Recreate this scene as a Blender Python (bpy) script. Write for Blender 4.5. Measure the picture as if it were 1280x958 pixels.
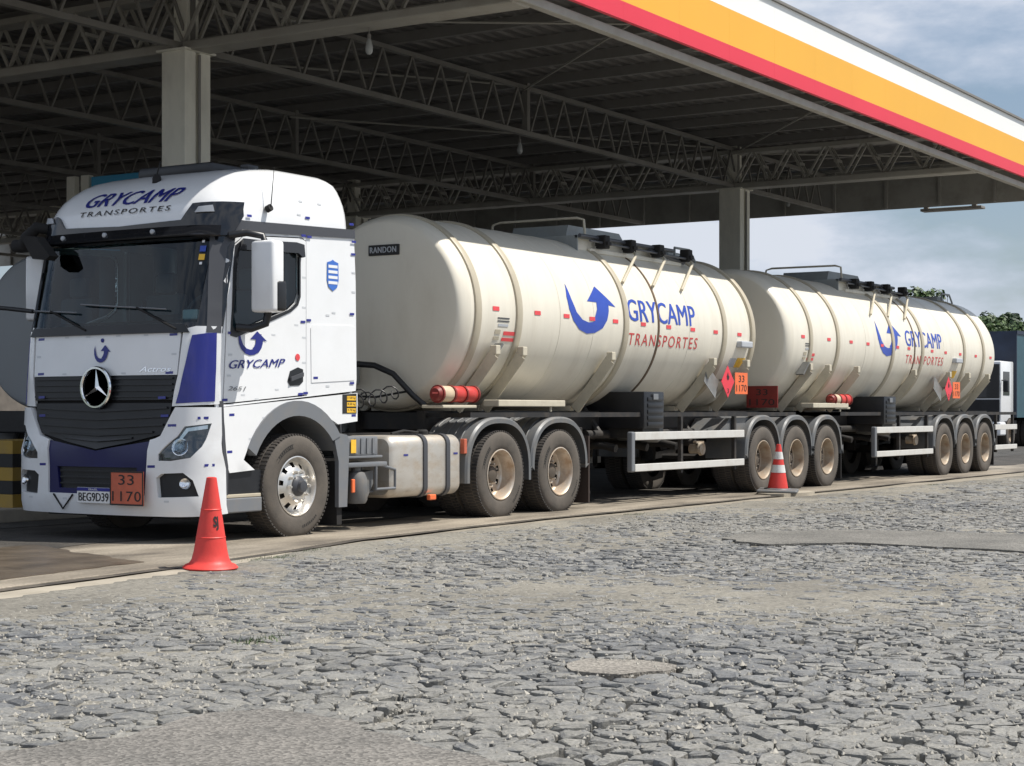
import bpy, bmesh, math, random
from mathutils import Vector, Matrix, noise
from mathutils.geometry import delaunay_2d_cdt
R = math.radians
for o in list(bpy.data.objects): bpy.data.objects.remove(o)
scene = bpy.context.scene
COL = scene.collection

# ------------------------------------------------------------------ camera
cam_d = bpy.data.cameras.new('camera'); cam = bpy.data.objects.new('camera', cam_d); COL.objects.link(cam)
CAM = Vector((-13.634, -11.139, 1.263)); ALPHA = 0.563
cam.location = CAM
cam.rotation_euler = (R(90), 0, ALPHA - R(90))
cam_d.sensor_width = 36; cam_d.lens = 2200 / 1280 * 36
cam_d.shift_y = 35.4 / 1280
cam_d.clip_start = .1; cam_d.clip_end = 3000
scene.camera = cam
scene.render.resolution_x = 1024; scene.render.resolution_y = 766

# ------------------------------------------------------------------ light
SUN = Vector((0.285, -0.475, 1.0)).normalized()          # direction towards the sun
elev = math.asin(SUN.z); az = math.atan2(SUN.x, SUN.y)
world = bpy.data.worlds.new('World'); scene.world = world; world.use_nodes = True
nt = world.node_tree; N = nt.nodes; LK = nt.links
for n in list(N): N.remove(n)
out = N.new('ShaderNodeOutputWorld'); bg = N.new('ShaderNodeBackground'); sky = N.new('ShaderNodeTexSky')
sky.sky_type = 'NISHITA'; sky.sun_disc = False; sky.sun_elevation = elev; sky.sun_rotation = az
sky.dust_density = .4; sky.air_density = 1.3; sky.ozone_density = 2.0
tc = N.new('ShaderNodeTexCoord'); mp = N.new('ShaderNodeMapping'); mp.inputs['Scale'].default_value = (1.0, 1.0, 2.6)
mp.inputs['Location'].default_value = (0.62, 0.3, 0.15)
nz = N.new('ShaderNodeTexNoise'); nz.inputs['Scale'].default_value = 4.6; nz.inputs['Detail'].default_value = 9; nz.inputs['Roughness'].default_value = .56
rp = N.new('ShaderNodeValToRGB'); rp.color_ramp.elements[0].position = .42; rp.color_ramp.elements[1].position = .56
rp.color_ramp.elements[0].color = (.38, .38, .38, 1); rp.color_ramp.elements[1].color = (1, 1, 1, 1)
nz2 = N.new('ShaderNodeTexNoise'); nz2.inputs['Scale'].default_value = 6; nz2.inputs['Detail'].default_value = 6
cl = N.new('ShaderNodeMixRGB'); cl.inputs[1].default_value = (4.9, 6.4, 9.2, 1); cl.inputs[2].default_value = (9.2, 9.8, 10.9, 1)
mx = N.new('ShaderNodeMixRGB')
LK.new(tc.outputs['Generated'], mp.inputs[0]); LK.new(mp.outputs[0], nz.inputs['Vector']); LK.new(mp.outputs[0], nz2.inputs['Vector'])
LK.new(nz.outputs['Fac'], rp.inputs[0]); rp2 = N.new('ShaderNodeValToRGB'); rp2.color_ramp.elements[0].position = .40; rp2.color_ramp.elements[1].position = .58; LK.new(nz.outputs['Fac'], rp2.inputs[0]); LK.new(rp2.outputs[0], cl.inputs[0]); LK.new(rp.outputs[0], mx.inputs[0])
LK.new(sky.outputs[0], mx.inputs[1]); LK.new(cl.outputs[0], mx.inputs[2]); LK.new(mx.outputs[0], bg.inputs[0])
bg.inputs[1].default_value = .066; LK.new(bg.outputs[0], out.inputs[0])
sd = bpy.data.lights.new('sun', 'SUN'); sun = bpy.data.objects.new('sun', sd); COL.objects.link(sun)
sd.energy = 5.0; sd.angle = R(.5); sd.color = (1, .955, .88)
sun.rotation_euler = SUN.to_track_quat('Z', 'Y').to_euler()
scene.view_settings.view_transform = 'Standard'; scene.view_settings.look = 'None'
scene.view_settings.exposure = 0.22; scene.view_settings.gamma = 1

# ------------------------------------------------------------------ materials
def srgb(r, g, b):
    f = lambda c: (c / 12.92 if c <= .04045 else ((c + .055) / 1.055) ** 2.4)
    return tuple(f(v / 255) for v in (r, g, b))
def mat(name, col, rough=.5, metal=0, vary=.0, vscale=3, dirt=0, dcol=(.22, .18, .13), dscale=2.5, bump=0, bscale=40, spec=.5, coat=0, stretch=(1, 1, 1), dlow=.45, dhigh=.75):
    m = bpy.data.materials.new(name); m.use_nodes = True
    t = m.node_tree; n = t.nodes; l = t.links; b = n['Principled BSDF']
    b.inputs['Roughness'].default_value = rough; b.inputs['Metallic'].default_value = metal
    b.inputs['Specular IOR Level'].default_value = spec; b.inputs['Coat Weight'].default_value = coat
    b.inputs['Base Color'].default_value = (*col, 1)
    if vary or dirt or bump:
        c = n.new('ShaderNodeTexCoord'); mpp = n.new('ShaderNodeMapping'); mpp.inputs['Scale'].default_value = stretch
        l.new(c.outputs['Object'], mpp.inputs[0]); src = None
        if vary:
            a = n.new('ShaderNodeTexNoise'); a.inputs['Scale'].default_value = vscale; a.inputs['Detail'].default_value = 6
            l.new(mpp.outputs[0], a.inputs['Vector'])
            mr = n.new('ShaderNodeMapRange'); mr.inputs[1].default_value = .3; mr.inputs[2].default_value = .7
            mr.inputs[3].default_value = 1 - vary; mr.inputs[4].default_value = 1 + vary
            l.new(a.outputs['Fac'], mr.inputs[0])
            v = n.new('ShaderNodeVectorMath'); v.operation = 'SCALE'; v.inputs[0].default_value = col
            l.new(mr.outputs[0], v.inputs['Scale']); src = v.outputs[0]
        if dirt:
            a = n.new('ShaderNodeTexNoise'); a.inputs['Scale'].default_value = dscale; a.inputs['Detail'].default_value = 8; a.inputs['Roughness'].default_value = .65
            l.new(mpp.outputs[0], a.inputs['Vector'])
            mr = n.new('ShaderNodeMapRange'); mr.inputs[1].default_value = dlow; mr.inputs[2].default_value = dhigh; mr.inputs[4].default_value = dirt
            l.new(a.outputs['Fac'], mr.inputs[0])
            x = n.new('ShaderNodeMixRGB'); x.inputs[1].default_value = (*col, 1); x.inputs[2].default_value = (*dcol, 1)
            if src: l.new(src, x.inputs[1])
            l.new(mr.outputs[0], x.inputs[0]); src = x.outputs[0]
            ra = n.new('ShaderNodeMapRange'); ra.inputs[3].default_value = rough; ra.inputs[4].default_value = min(1, rough + .4)
            l.new(mr.outputs[0], ra.inputs[0]); l.new(ra.outputs[0], b.inputs['Roughness'])
        if src: l.new(src, b.inputs['Base Color'])
        if bump:
            a = n.new('ShaderNodeTexNoise'); a.inputs['Scale'].default_value = bscale; a.inputs['Detail'].default_value = 4
            l.new(mpp.outputs[0], a.inputs['Vector'])
            bu = n.new('ShaderNodeBump'); bu.inputs['Strength'].default_value = bump; bu.inputs['Distance'].default_value = .01
            l.new(a.outputs['Fac'], bu.inputs['Height']); l.new(bu.outputs[0], b.inputs['Normal'])
    return m
M = {}
M['white'] = mat('white_truck_paint', (.80, .81, .82), .22, coat=.5, dirt=.12, dcol=(.5, .46, .4), dscale=1.7, vary=.02)
M['whitedust'] = mat('white_bumper_paint', (.78, .79, .80), .3, coat=.2, dirt=.3, dcol=(.42, .38, .33), dscale=3, dlow=.5, dhigh=.8)
M['cream'] = mat('cream_tank_paint', (.75, .705, .60), .40, coat=.12, dirt=.34, dcol=(.44, .37, .27), dscale=2.0, dlow=.5, dhigh=.82, vary=.035, stretch=(2.2, .7, .3), bump=.06, bscale=1.4)
M['ring'] = mat('tank_band_paint', (.47, .42, .32), .45, dirt=.3, dcol=(.30, .24, .17), dscale=5)
M['darkring'] = mat('brown_seal_band', (.13, .085, .05), .6, vary=.3)
M['whitetank'] = mat('white_tank_paint', (.36, .385, .41), .35, dirt=.2, dcol=(.35, .33, .3), dscale=1.3)
M['blue'] = mat('blue_vinyl', (.014, .018, .22), .28, coat=.4, vary=.08)
M['deepblue'] = mat('dark_blue_panel', (.007, .008, .075), .35, vary=.1)
M['bluelogo'] = mat('blue_logo_vinyl', (.03, .075, .42), .35, vary=.08)
M['navy'] = mat('navy_lettering', (.015, .022, .2), .35)
M['red'] = mat('red_vinyl', (.62, .05, .05), .4, vary=.15)
M['redtape'] = mat('red_reflective_tape', (.75, .07, .08), .35, vary=.1)
M['orange'] = mat('orange_plate', (.85, .17, .05), .5, dirt=.3, dcol=(.4, .14, .08), dscale=9)
M['orangedk'] = mat('faded_orange_plate', (.55, .13, .07), .55, dirt=.5, dcol=(.28, .1, .07), dscale=9)
M['darkredplate'] = mat('dark_red_plate', (.22, .025, .02), .55, vary=.2)
M['redplate'] = mat('red_diamond', (.75, .045, .07), .45, vary=.08)
M['greyplate'] = mat('grey_plate_back', (.22, .22, .21), .5, metal=.4, vary=.2, vscale=9)
M['yellow'] = mat('yellow_label', (.85, .50, .04), .5, vary=.1, vscale=10)
M['black'] = mat('black_plastic', (.014, .015, .018), .38, vary=.3)
M['gloss'] = mat('black_gloss', (.010, .011, .014), .12, coat=.4)
M['ink'] = mat('black_ink', (.02, .02, .02), .6)
M['matte'] = mat('matt_black_rubber', (.014, .013, .013), .85, vary=.3)
M['chassis'] = mat('chassis_black', (.018, .017, .017), .6, dirt=.5, dcol=(.10, .08, .06), dscale=5)
M['fender'] = mat('grey_plastic_fender', (.13, .135, .14), .45, dirt=.5, dcol=(.25, .21, .16), dscale=4)
M['grey'] = mat('grey_plastic_trim', (.17, .18, .195), .45, dirt=.3, dcol=(.25, .22, .18), dscale=6)
M['lightgrey'] = mat('light_grey_plastic', (.45, .47, .5), .35)
M['paletape'] = mat('pale_tape', (.58, .60, .62), .35)
M['strake'] = mat('dark_grey_trim', (.06, .062, .07), .4)
M['alu'] = mat('dusty_aluminium', (.62, .58, .52), .4, metal=.6, dirt=.75, dcol=(.40, .31, .21), dscale=4, vary=.08, stretch=(1, 1, 2))
M['rim'] = mat('polished_alloy_rim', (.78, .76, .72), .28, metal=.75, dirt=.45, dcol=(.40, .31, .22), dscale=9)
M['rimdirty'] = mat('dusty_alloy_rim', (.66, .60, .52), .38, metal=.6, dirt=.8, dcol=(.42, .27, .15), dscale=6, dlow=.35, dhigh=.7)
M['rimdull'] = mat('rusty_steel_rim', (.42, .37, .30), .5, metal=.35, dirt=.8, dcol=(.30, .19, .11), dscale=7, dlow=.35, dhigh=.7)
M['tyre'] = mat('dusty_tyre_rubber', (.075, .066, .057), .85, dirt=.75, dcol=(.135, .115, .095), dscale=5, dlow=.3, dhigh=.7, bump=.25, bscale=60)
M['tread'] = mat('tyre_tread_rubber', (.05, .045, .042), .9, dirt=.5, dcol=(.13, .11, .09), dscale=8)
M['tyremark'] = mat('black_tyre_lettering', (.02, .019, .018), .8)
M['chrome'] = mat('chrome', (.85, .86, .88), .1, metal=1)
M['guard'] = mat('white_guard_rail', (.62, .61, .58), .4, dirt=.3, dcol=(.35, .29, .22), dscale=5)
M['railwhite'] = mat('pale_pipe_paint', (.56, .51, .40), .45, dirt=.3, dscale=7)
M['steelgrey'] = mat('grey_hatch_paint', (.26, .28, .28), .5, dirt=.3, dcol=(.18, .15, .11), dscale=4)
M['hose'] = mat('black_hose', (.02, .02, .022), .5)
M['redpaint'] = mat('red_canister', (.55, .05, .04), .4, vary=.15)
M['beigepaint'] = mat('beige_canister', (.55, .43, .30), .5, vary=.15)
M['coneorange'] = mat('cone_orange', (.68, .05, .04), .5, dirt=.35, dcol=(.4, .07, .04), dscale=11, dlow=.5, dhigh=.8, bump=.15, bscale=25)
M['conewhite'] = mat('cone_white_band', (.7, .7, .68), .5, dirt=.4, dscale=14)
M['fwhite'] = mat('fascia_white', (.86, .86, .83), .5, vary=.02, vscale=.6)
M['fyellow'] = mat('fascia_yellow', (.84, .43, .045), .5, vary=.03, vscale=.6)
M['fred'] = mat('fascia_red', (.74, .04, .07), .5, vary=.03, vscale=.6)
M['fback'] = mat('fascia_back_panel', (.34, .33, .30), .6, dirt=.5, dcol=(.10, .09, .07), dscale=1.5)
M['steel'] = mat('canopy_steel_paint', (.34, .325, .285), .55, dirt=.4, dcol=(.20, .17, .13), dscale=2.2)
M['truss'] = mat('shaded_canopy_steel', (.19, .18, .16), .6, dirt=.5, dcol=(.10, .085, .07), dscale=1.4)  # same steel as the girders, shade of the deeper trusses put into colour
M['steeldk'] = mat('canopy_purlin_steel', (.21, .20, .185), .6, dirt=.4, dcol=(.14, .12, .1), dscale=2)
M['column'] = mat('column_paint', (.76, .735, .63), .6, dirt=.4, dcol=(.30, .29, .26), dscale=2, stretch=(1, 1, .4))
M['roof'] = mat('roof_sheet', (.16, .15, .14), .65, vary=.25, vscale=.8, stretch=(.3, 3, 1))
M['concrete'] = mat('concrete', (.38, .34, .28), .8, vary=.12, dirt=.6, dcol=(.13, .11, .09), dscale=.8, bump=.3, bscale=30)
M['teal'] = mat('teal_curtain_side', (.03, .085, .11), .5, vary=.1)
M['darkblue'] = mat('dark_blue_headboard', (.015, .025, .05), .5, vary=.2)
M['signblue'] = mat('sign_blue', (.05, .36, .62), .4)
M['yelpaint'] = mat('yellow_band_paint', (.38, .24, .04), .6, dirt=.4, dscale=5)
M['bark'] = mat('bark', (.10, .075, .05), .9, vary=.2)
M['fabric'] = mat('seat_fabric', (.12, .13, .15), .9)
M['curtain'] = mat('cab_curtain', (.20, .22, .25), .9, vary=.1)
M['bulb'] = mat('lamp_glass_cover', (.35, .36, .35), .25)
def glass(name, col, alpha_mix, rough=.03):
    m = bpy.data.materials.new(name); m.use_nodes = True; t = m.node_tree; n = t.nodes; l = t.links
    for q in list(n): n.remove(q)
    o = n.new('ShaderNodeOutputMaterial'); tr = n.new('ShaderNodeBsdfTransparent'); tr.inputs[0].default_value = (*col, 1)
    g = n.new('ShaderNodeBsdfGlossy'); g.inputs['Roughness'].default_value = rough; g.inputs[0].default_value = (.85, .9, .95, 1)
    f = n.new('ShaderNodeFresnel'); f.inputs[0].default_value = 1.5
    mr = n.new('ShaderNodeMath'); mr.operation = 'ADD'; mr.inputs[1].default_value = alpha_mix
    x = n.new('ShaderNodeMixShader'); l.new(f.outputs[0], mr.inputs[0]); l.new(mr.outputs[0], x.inputs[0]); l.new(tr.outputs[0], x.inputs[1]); l.new(g.outputs[0], x.inputs[2]); l.new(x.outputs[0], o.inputs[0])
    return m
M['glass'] = glass('tinted_glass', (.46, .62, .64), .0)
M['lens'] = glass('clear_lens', (.75, .8, .82), .06)

def leafmat(name, c1, c2):
    m = bpy.data.materials.new(name); m.use_nodes = True; t = m.node_tree; n = t.nodes; l = t.links; b = n['Principled BSDF']
    g = n.new('ShaderNodeNewGeometry'); r = n.new('ShaderNodeValToRGB'); r.color_ramp.elements[0].color = (*c1, 1); r.color_ramp.elements[1].color = (*c2, 1)
    l.new(g.outputs['Random Per Island'], r.inputs[0]); l.new(r.outputs[0], b.inputs['Base Color']); b.inputs['Roughness'].default_value = .6
    return m
M['leaf'] = leafmat('tree_leaves', (.022, .045, .012), (.085, .14, .035))
M['leafdk'] = leafmat('dark_tree_leaves', (.015, .032, .014), (.045, .085, .03))

# ------------------------------------------------------------------ mesh helpers
class MB:
    def __init__(s): s.bm = bmesh.new()
    def face(s, pts):
        return s.bm.faces.new([s.bm.verts.new(p) for p in pts])
    def box(s, x0, x1, y0, y1, z0, z1, bev=0, seg=2):
        r = bmesh.ops.create_cube(s.bm, size=1)['verts']
        for v in r: v.co = Vector(((x0 + x1) / 2 + v.co.x * (x1 - x0), (y0 + y1) / 2 + v.co.y * (y1 - y0), (z0 + z1) / 2 + v.co.z * (z1 - z0)))
        if bev:
            es = list({e for v in r for e in v.link_edges})
            bmesh.ops.bevel(s.bm, geom=es, offset=bev, segments=seg, profile=.5, affect='EDGES', clamp_overlap=True)
        return s
    def bar(s, p, q, w, h):        # rectangular bar between two points
        p = Vector(p); q = Vector(q); d = (q - p); L = d.length; d.normalize()
        up = Vector((0, 0, 1)) if abs(d.z) < .9 else Vector((1, 0, 0))
        a = d.cross(up).normalized(); b = a.cross(d).normalized()
        c = []
        for e in (p, q):
            for i, j in ((-1, -1), (1, -1), (1, 1), (-1, 1)): c.append(s.bm.verts.new(e + a * i * w / 2 + b * j * h / 2))
        for f in ((0, 1, 2, 3), (7, 6, 5, 4), (0, 4, 5, 1), (1, 5, 6, 2), (2, 6, 7, 3), (3, 7, 4, 0)): s.bm.faces.new([c[k] for k in f])
        return s
    def tube(s, pts, r, n=8, r2=None):
        pts = [Vector(p) for p in pts]; rings = []; prev = None
        for i, p in enumerate(pts):
            d = (pts[min(i + 1, len(pts) - 1)] - pts[max(i - 1, 0)]).normalized()
            if prev is None:
                up = Vector((0, 0, 1)) if abs(d.z) < .9 else Vector((1, 0, 0)); a = d.cross(up).normalized()
            else: a = (prev - d * prev.dot(d)).normalized()
            prev = a; b = d.cross(a)
            rr = r if r2 is None else r + (r2 - r) * i / (len(pts) - 1)
            rings.append([s.bm.verts.new(p + (a * math.cos(t) + b * math.sin(t)) * rr) for t in [2 * math.pi * k / n for k in range(n)]])
        for u, v in zip(rings, rings[1:]):
            for k in range(n): s.bm.faces.new((u[k], u[(k + 1) % n], v[(k + 1) % n], v[k]))
        s.bm.faces.new(rings[0][::-1]); s.bm.faces.new(rings[-1]); return s
    def lathe(s, prof, c, ax='y', n=48, a0=0, a1=2 * math.pi, cap=True):   # prof: (radius, axial)
        full = abs(a1 - a0 - 2 * math.pi) < 1e-6; rings = []
        for (r, h) in prof:
            ring = []
            for k in range(n if full else n + 1):
                t = a0 + (a1 - a0) * k / n; u, v = r * math.cos(t), r * math.sin(t)
                p = {'y': (c[0] + u, c[1] + h, c[2] + v), 'x': (c[0] + h, c[1] + u, c[2] + v), 'z': (c[0] + u, c[1] + v, c[2] + h)}[ax]
                ring.append(s.bm.verts.new(p))
            rings.append(ring)
        for u, v in zip(rings, rings[1:]):
            for k in range(n): s.bm.faces.new((u[k], u[(k + 1) % len(u)], v[(k + 1) % len(v)], v[k]))
        if full and cap:
            if prof[0][0] > 1e-4: s.bm.faces.new(rings[0][::-1])
            if prof[-1][0] > 1e-4: s.bm.faces.new(rings[-1])
        return s
    def prism(s, poly, fn, t0, t1):      # poly in 2D, fn(a,b,t)->xyz
        A = [s.bm.verts.new(fn(a, b, t0)) for a, b in poly]; B = [s.bm.verts.new(fn(a, b, t1)) for a, b in poly]; n = len(poly)
        s.bm.faces.new(A[::-1]); s.bm.faces.new(B)
        for k in range(n): s.bm.faces.new((A[k], A[(k + 1) % n], B[(k + 1) % n], B[k]))
        return s
    def sheet(s, outer, fn, o0, o1, d=.12, holes=()):
        def dens(p):
            r = []
            for i in range(len(p)):
                a = Vector(p[i]); b = Vector(p[(i + 1) % len(p)]); k = max(1, int(math.ceil((b - a).length / d)))
                r += [a + (b - a) * j / k for j in range(k)]
            return r
        def inside(q, p):
            c = False; j = len(p) - 1
            for i in range(len(p)):
                if (p[i][1] > q[1]) != (p[j][1] > q[1]) and q[0] < (p[j][0] - p[i][0]) * (q[1] - p[i][1]) / (p[j][1] - p[i][1]) + p[i][0]: c = not c
                j = i
            return c
        loops = [dens(outer)] + [dens(h) for h in holes]
        V = []; E = []
        for L in loops:
            b = len(V); V += L; E += [(b + i, b + (i + 1) % len(L)) for i in range(len(L))]
        xs = [p[0] for p in outer]; ys = [p[1] for p in outer]
        nx = int((max(xs) - min(xs)) / d); ny = int((max(ys) - min(ys)) / d)
        for i in range(1, nx + 1):
            for j in range(1, ny + 1):
                q = Vector((min(xs) + (i - .5 * (j % 2)) * d, min(ys) + j * d))
                if inside(q, outer) and not any(inside(q, h) for h in holes):
                    if all((q - p).length > d * .45 for L in loops for p in L): V.append(q)
        v, e, f, _, _, _ = delaunay_2d_cdt(V, E, [], 0, 1e-5)
        tri = []
        for t in f:
            c = sum((v[k] for k in t), Vector((0, 0))) / len(t)
            if inside(c, outer) and not any(inside(c, h) for h in holes): tri.append(t)
        top = {}; bot = {}
        for t in tri:
            for k in t:
                if k not in top: top[k] = s.bm.verts.new(fn(v[k][0], v[k][1], o1))
        cnt = {}
        for t in tri:
            s.bm.faces.new([top[k] for k in t])
            for i in range(len(t)):
                a, b = t[i], t[(i + 1) % len(t)]; cnt[(min(a, b), max(a, b))] = cnt.get((min(a, b), max(a, b)), 0) + 1
        if abs(o1 - o0) > 1e-6:
            for t in tri:
                for i in range(len(t)):
                    a, b = t[i], t[(i + 1) % len(t)]
                    if cnt[(min(a, b), max(a, b))] == 1:
                        for k in (a, b):
                            if k not in bot: bot[k] = s.bm.verts.new(fn(v[k][0], v[k][1], o0))
                        s.bm.faces.new((top[a], bot[a], bot[b], top[b]))
        return s
    def mesh(s, name, m, smooth=None, recalc=True):
        if recalc: bmesh.ops.recalc_face_normals(s.bm, faces=s.bm.faces)
        me = bpy.data.meshes.new(name); s.bm.to_mesh(me); s.bm.free()
        me.materials.append(m)
        if smooth is not None:
            me.polygons.foreach_set('use_smooth', [True] * len(me.polygons))
            try: me.set_sharp_from_angle(angle=R(smooth))
            except Exception: pass
        return me
    def obj(s, name, m, parent=None, smooth=None, recalc=True):
        o = bpy.data.objects.new(name, s.mesh(name, m, smooth, recalc)); COL.objects.link(o); o.parent = parent; return o

def tag(o, label=None, cat=None, group=None, kind=None):
    if label: o['label'] = label
    if cat: o['category'] = cat
    if group: o['group'] = group
    if kind: o['kind'] = kind
    return o
def thing(name, label, cat, loc=(0, 0, 0), group=None):
    o = bpy.data.objects.new(name, None); COL.objects.link(o); o.location = loc; o.empty_display_size = .2
    return tag(o, label, cat, group)
def copy_tree(o, parent=None):
    c = o.copy(); COL.objects.link(c); c.parent = parent
    for ch in [q for q in bpy.data.objects if q.parent == o]: copy_tree(ch, c)
    return c

FONTCACHE = {}
def text2d(txt, bold=0.0, shear=0.0, space=1.0):
    key = (txt, bold, shear, space)
    if key not in FONTCACHE:
        cu = bpy.data.curves.new('t', 'FONT'); cu.body = txt; cu.offset = bold; cu.shear = shear; cu.space_character = space; cu.resolution_u = 3
        ob = bpy.data.objects.new('t', cu); COL.objects.link(ob)
        dg = bpy.context.evaluated_depsgraph_get(); me = bpy.data.meshes.new_from_object(ob.evaluated_get(dg))
        vs = [tuple(v.co) for v in me.vertices]; fs = [tuple(p.vertices) for p in me.polygons]
        bpy.data.objects.remove(ob); bpy.data.curves.remove(cu); bpy.data.meshes.remove(me)
        x0 = min(v[0] for v in vs); x1 = max(v[0] for v in vs); y0 = min(v[1] for v in vs); y1 = max(v[1] for v in vs)
        FONTCACHE[key] = ([((v[0] - x0) / (x1 - x0), (v[1] - y0) / (y1 - y0)) for v in vs], fs)
    return FONTCACHE[key]
def decal_mesh(mb, verts, faces, a0, a1, b0, b1, fn, off, cut=.08):
    """flat 2-D shape scaled to a0..a1 x b0..b1, sliced so it can bend, mapped by fn(a,b,off)"""
    bm = bmesh.new(); vs = [bm.verts.new((a0 + v[0] * (a1 - a0), b0 + v[1] * (b1 - b0), 0)) for v in verts]
    for f in faces:
        try: bm.faces.new([vs[k] for k in f])
        except ValueError: pass
    lo = min(a0, a1); hi = max(a0, a1)
    if cut:
        x = math.floor(lo / cut) * cut
        while x < hi:
            bmesh.ops.bisect_plane(bm, geom=bm.verts[:] + bm.edges[:] + bm.faces[:], plane_co=(x, 0, 0), plane_no=(1, 0, 0)); x += cut
        y = math.floor(min(b0, b1) / cut) * cut
        while y < max(b0, b1):
            bmesh.ops.bisect_plane(bm, geom=bm.verts[:] + bm.edges[:] + bm.faces[:], plane_co=(0, y, 0), plane_no=(0, 1, 0)); y += cut
    m = {v: mb.bm.verts.new(fn(v.co.x, v.co.y, off)) for v in bm.verts}
    for f in bm.faces: mb.bm.faces.new([m[v] for v in f.verts])
    bm.free(); return mb
def lettering(name, txt, a0, a1, b0, b1, fn, off, m, parent, bold=.0, shear=0, space=1, cut=.08):
    v, f = text2d(txt, 0, shear, space); mb = MB(); sgn = 1 if a1 > a0 else -1
    e = bold * abs(b1 - b0) * 1.3
    k = 0
    for dx in ((-e, 0, e) if bold else (0,)):
        decal_mesh(mb, v, f, a0 + dx, a1 + dx, b0, b1, fn, off + k * .0004, cut); k += 1
    return mb.obj(name, m, parent, recalc=False)
ARROW = [(246, 374), (238, 430), (242, 480), (257, 525), (284, 560), (318, 575), (352, 569), (384, 547), (403, 512), (412, 474), (414, 448), (445, 453), (372, 372), (322, 440), (362, 441), (361, 470), (350, 502), (338, 516), (345, 524), (322, 528), (296, 519), (272, 490), (257, 440), (250, 400)]
ARROW = [((x - 238) / 207, (575 - y) / 203) for x, y in ARROW]
def arrow_logo(parent, a0, a1, b0, b1, fn, off, m):
    mb = MB(); poly = [(a0 + x * (a1 - a0), b0 + y * (b1 - b0)) for x, y in ARROW]
    mb.sheet(poly, fn, off, off, d=.06); return mb.obj('arrow_logo', m, parent, recalc=False)

# ================================================================== SETTING: ground
def edge_y(x):
    pts = [(-40, -6), (-12, -3.25), (-5.56, -2.08), (-3.3, -1.72), (-2.1, -1.36), (-1.0, -1.12), (.8, -.95), (5, -.90), (10.5, -.97), (14.5, -1.1), (19.6, -1.25), (40, -1.4), (400, -1.5)]
    for a, b in zip(pts, pts[1:]):
        if x <= b[0]: return a[1] + (b[1] - a[1]) * (x - a[0]) / (b[0] - a[0])
    return -1.5
def ground_material():
    m = bpy.data.materials.new('sandy_grout'); m.use_nodes = True; t = m.node_tree; n = t.nodes; l = t.links; b = n['Principled BSDF']
    g = n.new('ShaderNodeNewGeometry')
    def noise_(s, d=8, r=.6):
        a = n.new('ShaderNodeTexNoise'); a.inputs['Scale'].default_value = s; a.inputs['Detail'].default_value = d; a.inputs['Roughness'].default_value = r; l.new(g.outputs['Position'], a.inputs['Vector']); return a
    a = noise_(.45); c = noise_(28, 6, .7)
    r = n.new('ShaderNodeValToRGB'); r.color_ramp.elements[0].position = .35; r.color_ramp.elements[1].position = .65
    r.color_ramp.elements[0].color = (.20, .188, .163, 1); r.color_ramp.elements[1].color = (.325, .305, .26, 1)
    l.new(a.outputs['Fac'], r.inputs[0])
    r2 = n.new('ShaderNodeValToRGB'); r2.color_ramp.elements[0].position = .33; r2.color_ramp.elements[1].position = .62; r2.color_ramp.elements[0].color = (.32, .32, .32, 1); r2.color_ramp.elements[1].color = (1.0, 1.0, 1.0, 1)
    l.new(c.outputs['Fac'], r2.inputs[0])
    x = n.new('ShaderNodeMixRGB'); x.blend_type = 'MULTIPLY'; x.inputs[0].default_value = .75; l.new(r.outputs[0], x.inputs[1]); l.new(r2.outputs[0], x.inputs[2])
    # beyond the modelled stones: the same paving as a voronoi pattern
    v = n.new('ShaderNodeTexVoronoi'); v.feature = 'DISTANCE_TO_EDGE'; v.inputs['Scale'].default_value = 4.5; l.new(g.outputs['Position'], v.inputs['Vector'])
    l.new(x.outputs[0], b.inputs['Base Color']); b.inputs['Roughness'].default_value = .95; b.inputs['Specular IOR Level'].default_value = .2
    bu = n.new('ShaderNodeBump'); bu.inputs['Strength'].default_value = .7; bu.inputs['Distance'].default_value = .012; l.new(c.outputs['Fac'], bu.inputs['Height']); l.new(bu.outputs[0], b.inputs['Normal'])
    return m
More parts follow.
